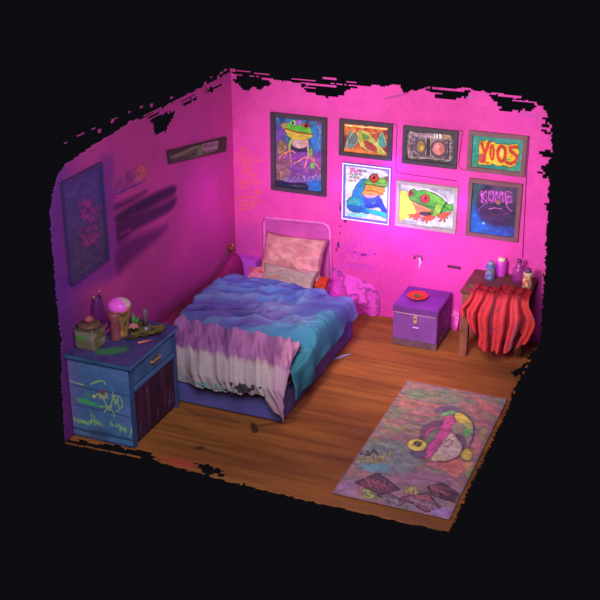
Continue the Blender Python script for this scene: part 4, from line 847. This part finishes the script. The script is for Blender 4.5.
for k, (a, b, h) in enumerate([((70, 385), (180, 425), 40), ((120, 400), (200, 415), 44), ((215, 395), (300, 430), 44), ((355, 420), (440, 445), 46), ((450, 460), (500, 480), 40)]): c.scribble(a, b, h, 7, (160, 184, 92), .9, 6, k+20)
c.line([(218, 335), (222, 420)], 7, YL); c.line([(240, 360), (245, 430), (260, 420)], 7, YL); c.line([(545, 450), (530, 505)], 9, YL); c.ell((525, 522), 6, 6, YL); c.ell((470, 395), 26, 14, (130, 70, 160), .6, soft=4)
c.fill([(200, 470), (290, 460), (380, 500), (340, 545), (220, 530)], (44, 56, 80), .5, 12)
c.finish(4, .004, .05, .75, fs=30, edge=0); c.C = np.minimum(c.C*1.22*np.array([.94, 1.10, 1.08])+6, 250)
tag(c.build('side_panel', pmat('blue panel paint', .6, bump=.1), t, off=-.014), 'blue panel with yellow and green graffiti')
# top with overhang
c = Canvas(2, H, X0-.01, X1+.03, Y0-.035, Y1+.02, .01, (74, 60, 120)); c.noise([(70, 54, 112), (86, 68, 136), (66, 66, 120)], 4, 4, 120, .9)
MB().box(X0-.01, X1+.03, Y0-.035, Y1+.02, H-.05, H-.002, .006).build('dresser_top', BL, t)
c.reg = None; c.fill([(.28, -3.86), (.42, -3.84), (.55, -3.68), (.48, -3.62), (.34, -3.70), (.26, -3.78)], (60, 130, 80), .9, 5)
c.build('top_surface', pmat('violet top paint', .5, bump=.08), t, off=.0)
MB().box(X0+.01, X1-.06, Y0-.008, Y0+.03, 0, .075, .005).build('plinth', mat('grey blue plinth', (92, 100, 140), .7, .2), t)
# corner posts, drawer, door (front faces +x)
for y in (Y0+.03, Y1-.03): MB().box(X1-.05, X1+.008, y-.032, y+.032, 0, H-.05, .006).build('leg', BD, t)
for y in (Y0+.03, Y1-.03): MB().box(X0, X0+.05, y-.03, y+.03, 0, .06, .004).build('leg', BD, t)
d = MB().box(X1-.03, X1+.004, Y0+.075, Y1-.075, .68, .875, .008).build('drawer', mat('teal blue drawer', (58, 106, 148), .55, .14, 6), t)
MB().tube([(X1+.004, -3.55, .79), (X1+.028, -3.54, .785), (X1+.03, -3.46, .785), (X1+.028, -3.38, .785), (X1+.004, -3.37, .79)], .013, 8).build('handle', mat('brass handle', (196, 140, 70), .4, .15, metal=.3), d, True)
MB().box(X1-.028, X1+.01, Y0+.06, Y1-.06, .615, .665, .006).build('rail', BL, t)
c = Canvas(0, X1-.004, Y0+.062, Y1-.062, .045, .615, .007, (84, 36, 66)); c.noise([(66, 30, 58), (92, 40, 66), (60, 44, 84)], 9, 2, 130, .9)
for k in range(5): c.reg = None; yk = Y0+.1+k*.15; c.line([(yk, .06), (yk+.01, .3), (yk, .6)], .012, (46, 22, 44), .8)
c.reg = None
c.line([(-3.62, .1), (-3.61, .3), (-3.62, .52)], .014, (150, 90, 80), .8); c.line([(-3.64, .5), (-3.59, .53)], .012, (160, 110, 100), .8); c.line([(-3.28, .15), (-3.24, .34)], .012, (140, 110, 120), .8); c.line([(-3.2, .1), (-3.16, .3)], .012, (150, 120, 110), .8); c.line([(-3.22, .16), (-3.1, .12), (-3.12, .2)], .012, (150, 110, 110), .8)
c.line([(-3.8, .12), (-3.78, .22)], .014, (90, 100, 160), .8); c.line([(-3.45, .08), (-3.43, .18)], .014, (130, 120, 150), .7); c.line([(-3.35, .3), (-3.32, .42)], .01, (120, 50, 60), .7)
MB().box(X1-.03, X1-.006, Y0+.062, Y1-.062, .045, .615, 0).build('door', mat('plum door', (84, 36, 66)), t)
dd = c.build('door_face', pmat('plum door paint', .6, bump=.12), t)
tag(dd, 'scratched plum door front')

# ---- things on the dresser (top z = H)
Z = H+.001
t = thing('canister', (.15, -3.72, Z), 'square olive painted canister with pink knob at dresser corner', 'canister')
n = 40; Ug, Vg = np.meshgrid(np.linspace(0, 2*math.pi, 81), np.linspace(0, 1, 26))
def sq(u, a, p=.35): return a*np.sign(np.cos(u))*np.abs(np.cos(u))**p, a*np.sign(np.sin(u))*np.abs(np.sin(u))**p
sxx, syy = sq(Ug, 1); rad = .125*(1-.10*(1-sstep(0, .12, Vg))-.12*sstep(.85, 1, Vg))
C = mixc((104, 104, 58), (170, 156, 136), sstep(.35, .7, fbm(Ug*1.2, Vg*4, 6))); C = mixc(C, (150, 120, 130), ((Ug > 3.6) & (Ug < 5.6))*.5*sstep(.9, .5, Vg))
C = mixc(C, (80, 176, 70), np.exp(-((Ug-4.6)/.16)**2-((Vg-.55)/.14)**2)); C = mixc(C, (70, 50, 50), sstep(.84, .9, Vg)*.8)
P = np.stack([.15+sxx*rad, -3.72+syy*rad, Z+Vg*.235], -1); grid_mesh('canister_body', P, C, m=pmat('glazed pottery', .4, bump=.1), parent=t)
MB().lathe((.15, -3.72, Z+.225), [(.112, 0), (.118, .012), (.10, .028), (.03, .035)], 28).build('lid', mat('brown olive lid', (112, 78, 60), .5, .25), t, True)
MB().lathe((.16, -3.73, Z+.258), [(.02, 0), (.045, .02), (.05, .045), (.035, .07), (.001, .08)], 18).build('lid_knob', mat('pink knob', (176, 84, 100), .5, .2), t, True)
t = thing('ornament', (.06, -3.45, Z), 'dark purple two-pronged ornament with coiled foot behind the canister', 'ornament')
MB().lathe((.09, -3.45, Z), [(.08, 0), (.085, .1), (.09, .2), (.075, .32), (.06, .40), (.055, .41), (.05, .38), (.001, .36)], 24, sx=.75).build('ornament_body', mat('dark purple glaze', (110, 34, 110), .45, .15), t, True)
m = MB()
for k in range(2): m.tube([(.09+(.10-.015*k)*.8*math.cos(a), -3.45+(.10-.015*k)*math.sin(a), Z+.03+.06*k) for a in np.linspace(0, 2*math.pi, 25)], .022, 8)
m.build('coil', mat('magenta coil', (168, 44, 130), .5, .15), t, True)
for yk, zk in ((-3.505, .425), (-3.40, .45)):
    MB().tube([(.09, yk, Z+.385), (.09, yk, Z+zk)], [.016, .006], 8).build('prong', mat('dark purple glaze', (110, 34, 110)), t, True)
    MB().lathe((.09, yk, Z+zk-.004), [(.004, 0), (.012, .01), (.001, .022)], 10).build('tip_bead', mat('yellow bead', (196, 180, 60)), t, True)
t = thing('table_lamp', (.33, -3.47, Z), 'table lamp with pink domed globe shade on a rosy column', 'lamp')
LX, LY = .33, -3.42
MB().lathe((LX-.02, LY-.08, Z), [(.055, 0), (.06, .012), (.05, .05), (.052, .2), (.066, .27), (.05, .30)], 28).build('lamp_column', mat('rosy brown column', (150, 78, 88), .5, .15), t, True)
Ug, Vg = np.meshgrid(np.linspace(0, 2*math.pi, 61), np.linspace(0, 1, 50)); dirv = np.cos(Ug-math.radians(235))
pr = np.interp(Vg, [0, .04, .3, .55, .7, .8, .88, .94, .98, 1], [.06, .07, .075, .095, .112, .118, .106, .078, .042, .001])
C = mixc((84, 78, 40), (160, 130, 90), sstep(.35, .7, fbm(Ug*2, Vg*7, 12))); C = mixc(C, (214, 110, 56), sstep(.58, .66, fbm(Ug*3, Vg*9, 22))*.8); C = mixc(C, (196, 176, 160), sstep(.78, .86, Vg)*sstep(.3, -.2, dirv))
pk = sstep(-.35, -.1, dirv)*sstep(.72, .76, Vg); C = mixc(C, (250, 96, 226), pk)
grid_mesh('lamp_shade', np.stack([LX+pr*np.cos(Ug), LY+pr*np.sin(Ug), Z+.005+.425*Vg], -1), C, m=pmat('painted glass', .3, estr=.10, bump=0), parent=t)
# olive cloth
A, B = np.meshgrid(np.linspace(.20, .70, 70), np.linspace(-3.50, -3.08, 60)); n = fbm(A*9, B*9, 141); rd = 1-np.abs(n*2-1)*2
mk = inside((A[:-1, :-1]+A[1:, 1:])/2, (B[:-1, :-1]+B[1:, 1:])/2, crom([(.34, -3.49), (.47, -3.46), (.60, -3.36), (.69, -3.22), (.66, -3.10), (.54, -3.12), (.42, -3.12), (.30, -3.2), (.22, -3.3)]))
mk &= ((A[:-1, :-1]-LX)**2+(B[:-1, :-1]-LY)**2 > .09**2) & ((A[:-1, :-1]-LX)**2+(B[:-1, :-1]-LY+.075)**2 > .08**2)
C = mixc((74, 62, 34), (112, 98, 48), sstep(.3, .8, rd)); o = grid_mesh('crumpled_cloth', np.stack([A, B, Z+.008+.045*np.clip(rd, 0, 1)*1.0], -1), C, mask=mk, m=CL('olive cloth')); solid(o, .005, -1)
tag(o, 'crumpled olive cloth lying around the lamp on the dresser', 'cloth')
t = thing('flower_sprig', (.42, -3.3, Z+.03), 'small pink flower sprig with green leaf beside the lamp', 'flower')
m = MB(); m.tube([(.37, -3.26, Z+.05), (.38, -3.25, Z+.12), (.37, -3.24, Z+.2)], [.012, .03, .004], 8); m.tube([(.39, -3.24, Z+.05), (.41, -3.23, Z+.11), (.42, -3.22, Z+.15)], [.01, .024, .004], 8); m.build('leaf', mat('leaf green', (70, 132, 50), .6, .3), t, True)
m = MB()
for k in range(6): a = k*math.pi/3; m.tube([(.42, -3.33, Z+.07), (.42+.03*math.cos(a), -3.33+.03*math.sin(a), Z+.095), (.42+.06*math.cos(a), -3.33+.06*math.sin(a), Z+.085)], [.012, .022, .005], 8)
m.build('petals', mat('dusty pink petals', (196, 116, 120), .6, .3), t, True)
t = thing('candle', (.52, -3.26, Z+.03), 'slim grey brown candle upright on the olive cloth', 'candle')
MB().lathe((.50, -3.22, Z+.02), [(.055, 0), (.06, .012), (.03, .03), (.028, .045)], 20).build('candle_holder', mat('pewter', (120, 112, 124), .4, .1, metal=.4), t, True)
MB().lathe((.50, -3.22, Z+.06), [(.026, 0), (.026, .17), (.018, .19), (.004, .195)], 18).build('candle_stick', mat('grey brown wax', (130, 96, 108), .5, .1), t, True)
MB().tube([(.50, -3.22, Z+.25), (.502, -3.22, Z+.275)], .003, 6).build('wick', mat('wick', (40, 30, 30)), t)
t = thing('lipstick', (.60, -3.50, Z), 'small coral pink stick lying near the dresser edge', 'stick')
MB().tube([(.57, -3.52, Z+.014), (.65, -3.43, Z+.014)], .013, 10).build('stick_body', mat('coral', (226, 120, 110), .5, .1), t, True)
MB().tube([(.655, -3.425, Z+.014), (.675, -3.402, Z+.014)], [.012, .006], 10).build('stick_tip', mat('brown tip', (150, 84, 70)), t, True)
t['label'] = 'small coral pink crayon lying near the dresser edge'; t['category'] = 'crayon'; t.name = 'crayon'

# ================================================================== LIGHT
w = bpy.data.worlds.new('dark void'); S.world = w; w.use_nodes = True; bg = w.node_tree.nodes['Background']; bg.inputs[0].default_value = L4((13, 13, 18)); bg.inputs[1].default_value = 1
def light(name, kind, loc, tgt, energy, col, size=1, spot=None, blend=.8, cast=True):
    l = bpy.data.lights.new(name, kind); l.energy = energy; l.color = col
    if kind == 'AREA': l.shape = 'DISK'; l.size = size
    else: l.shadow_soft_size = size
    if spot: l.spot_size = math.radians(spot); l.spot_blend = blend
    o = bpy.data.objects.new(name, l); COL.objects.link(o); o.location = loc
    o.rotation_euler = (Vector(tgt)-Vector(loc)).to_track_quat('-Z', 'Y').to_euler(); return o
light('wall_beam', 'SPOT', (2.7, -7.0, 4.0), (2.45, 0, 1.75), 1700, (1.0, .92, .93), .5, 52, 1.0)
light('soft_fill', 'AREA', (3.6, -7.5, 5.6), (1.6, -2.0, .3), 300, (.92, .88, 1.0), 3)
light('neon_glow', 'POINT', (2.2, -.55, 1.35), (0, 0, 0), 24, (.66, .12, 1.0), .25)
light('neon_glow', 'POINT', (3.0, -.7, 1.05), (0, 0, 0), 8, (.9, .12, .9), .25)
light('corner_glow', 'POINT', (.5, -.8, 1.6), (0, 0, 0), 8, (.75, .08, 1.0), .3)
light('floor_beam', 'SPOT', (2.3, -2.6, 3.6), (2.3, -1.65, 0), 220, (1.0, .70, .30), .3, 56, 1.0)
light('neon_halo', 'POINT', (2.10, -.14, 2.0), (0, 0, 0), .9, (.25, .20, 1.0), .05)
light('neon_halo', 'POINT', (2.13, -.14, 1.55), (0, 0, 0), .7, (.35, .22, 1.0), .05)
light('neon_halo', 'POINT', (2.96, -.14, 1.65), (0, 0, 0), .7, (.45, .20, 1.0), .05)
light('neon_halo', 'POINT', (1.40, -.14, 1.65), (0, 0, 0), .5, (.45, .20, 1.0), .05)
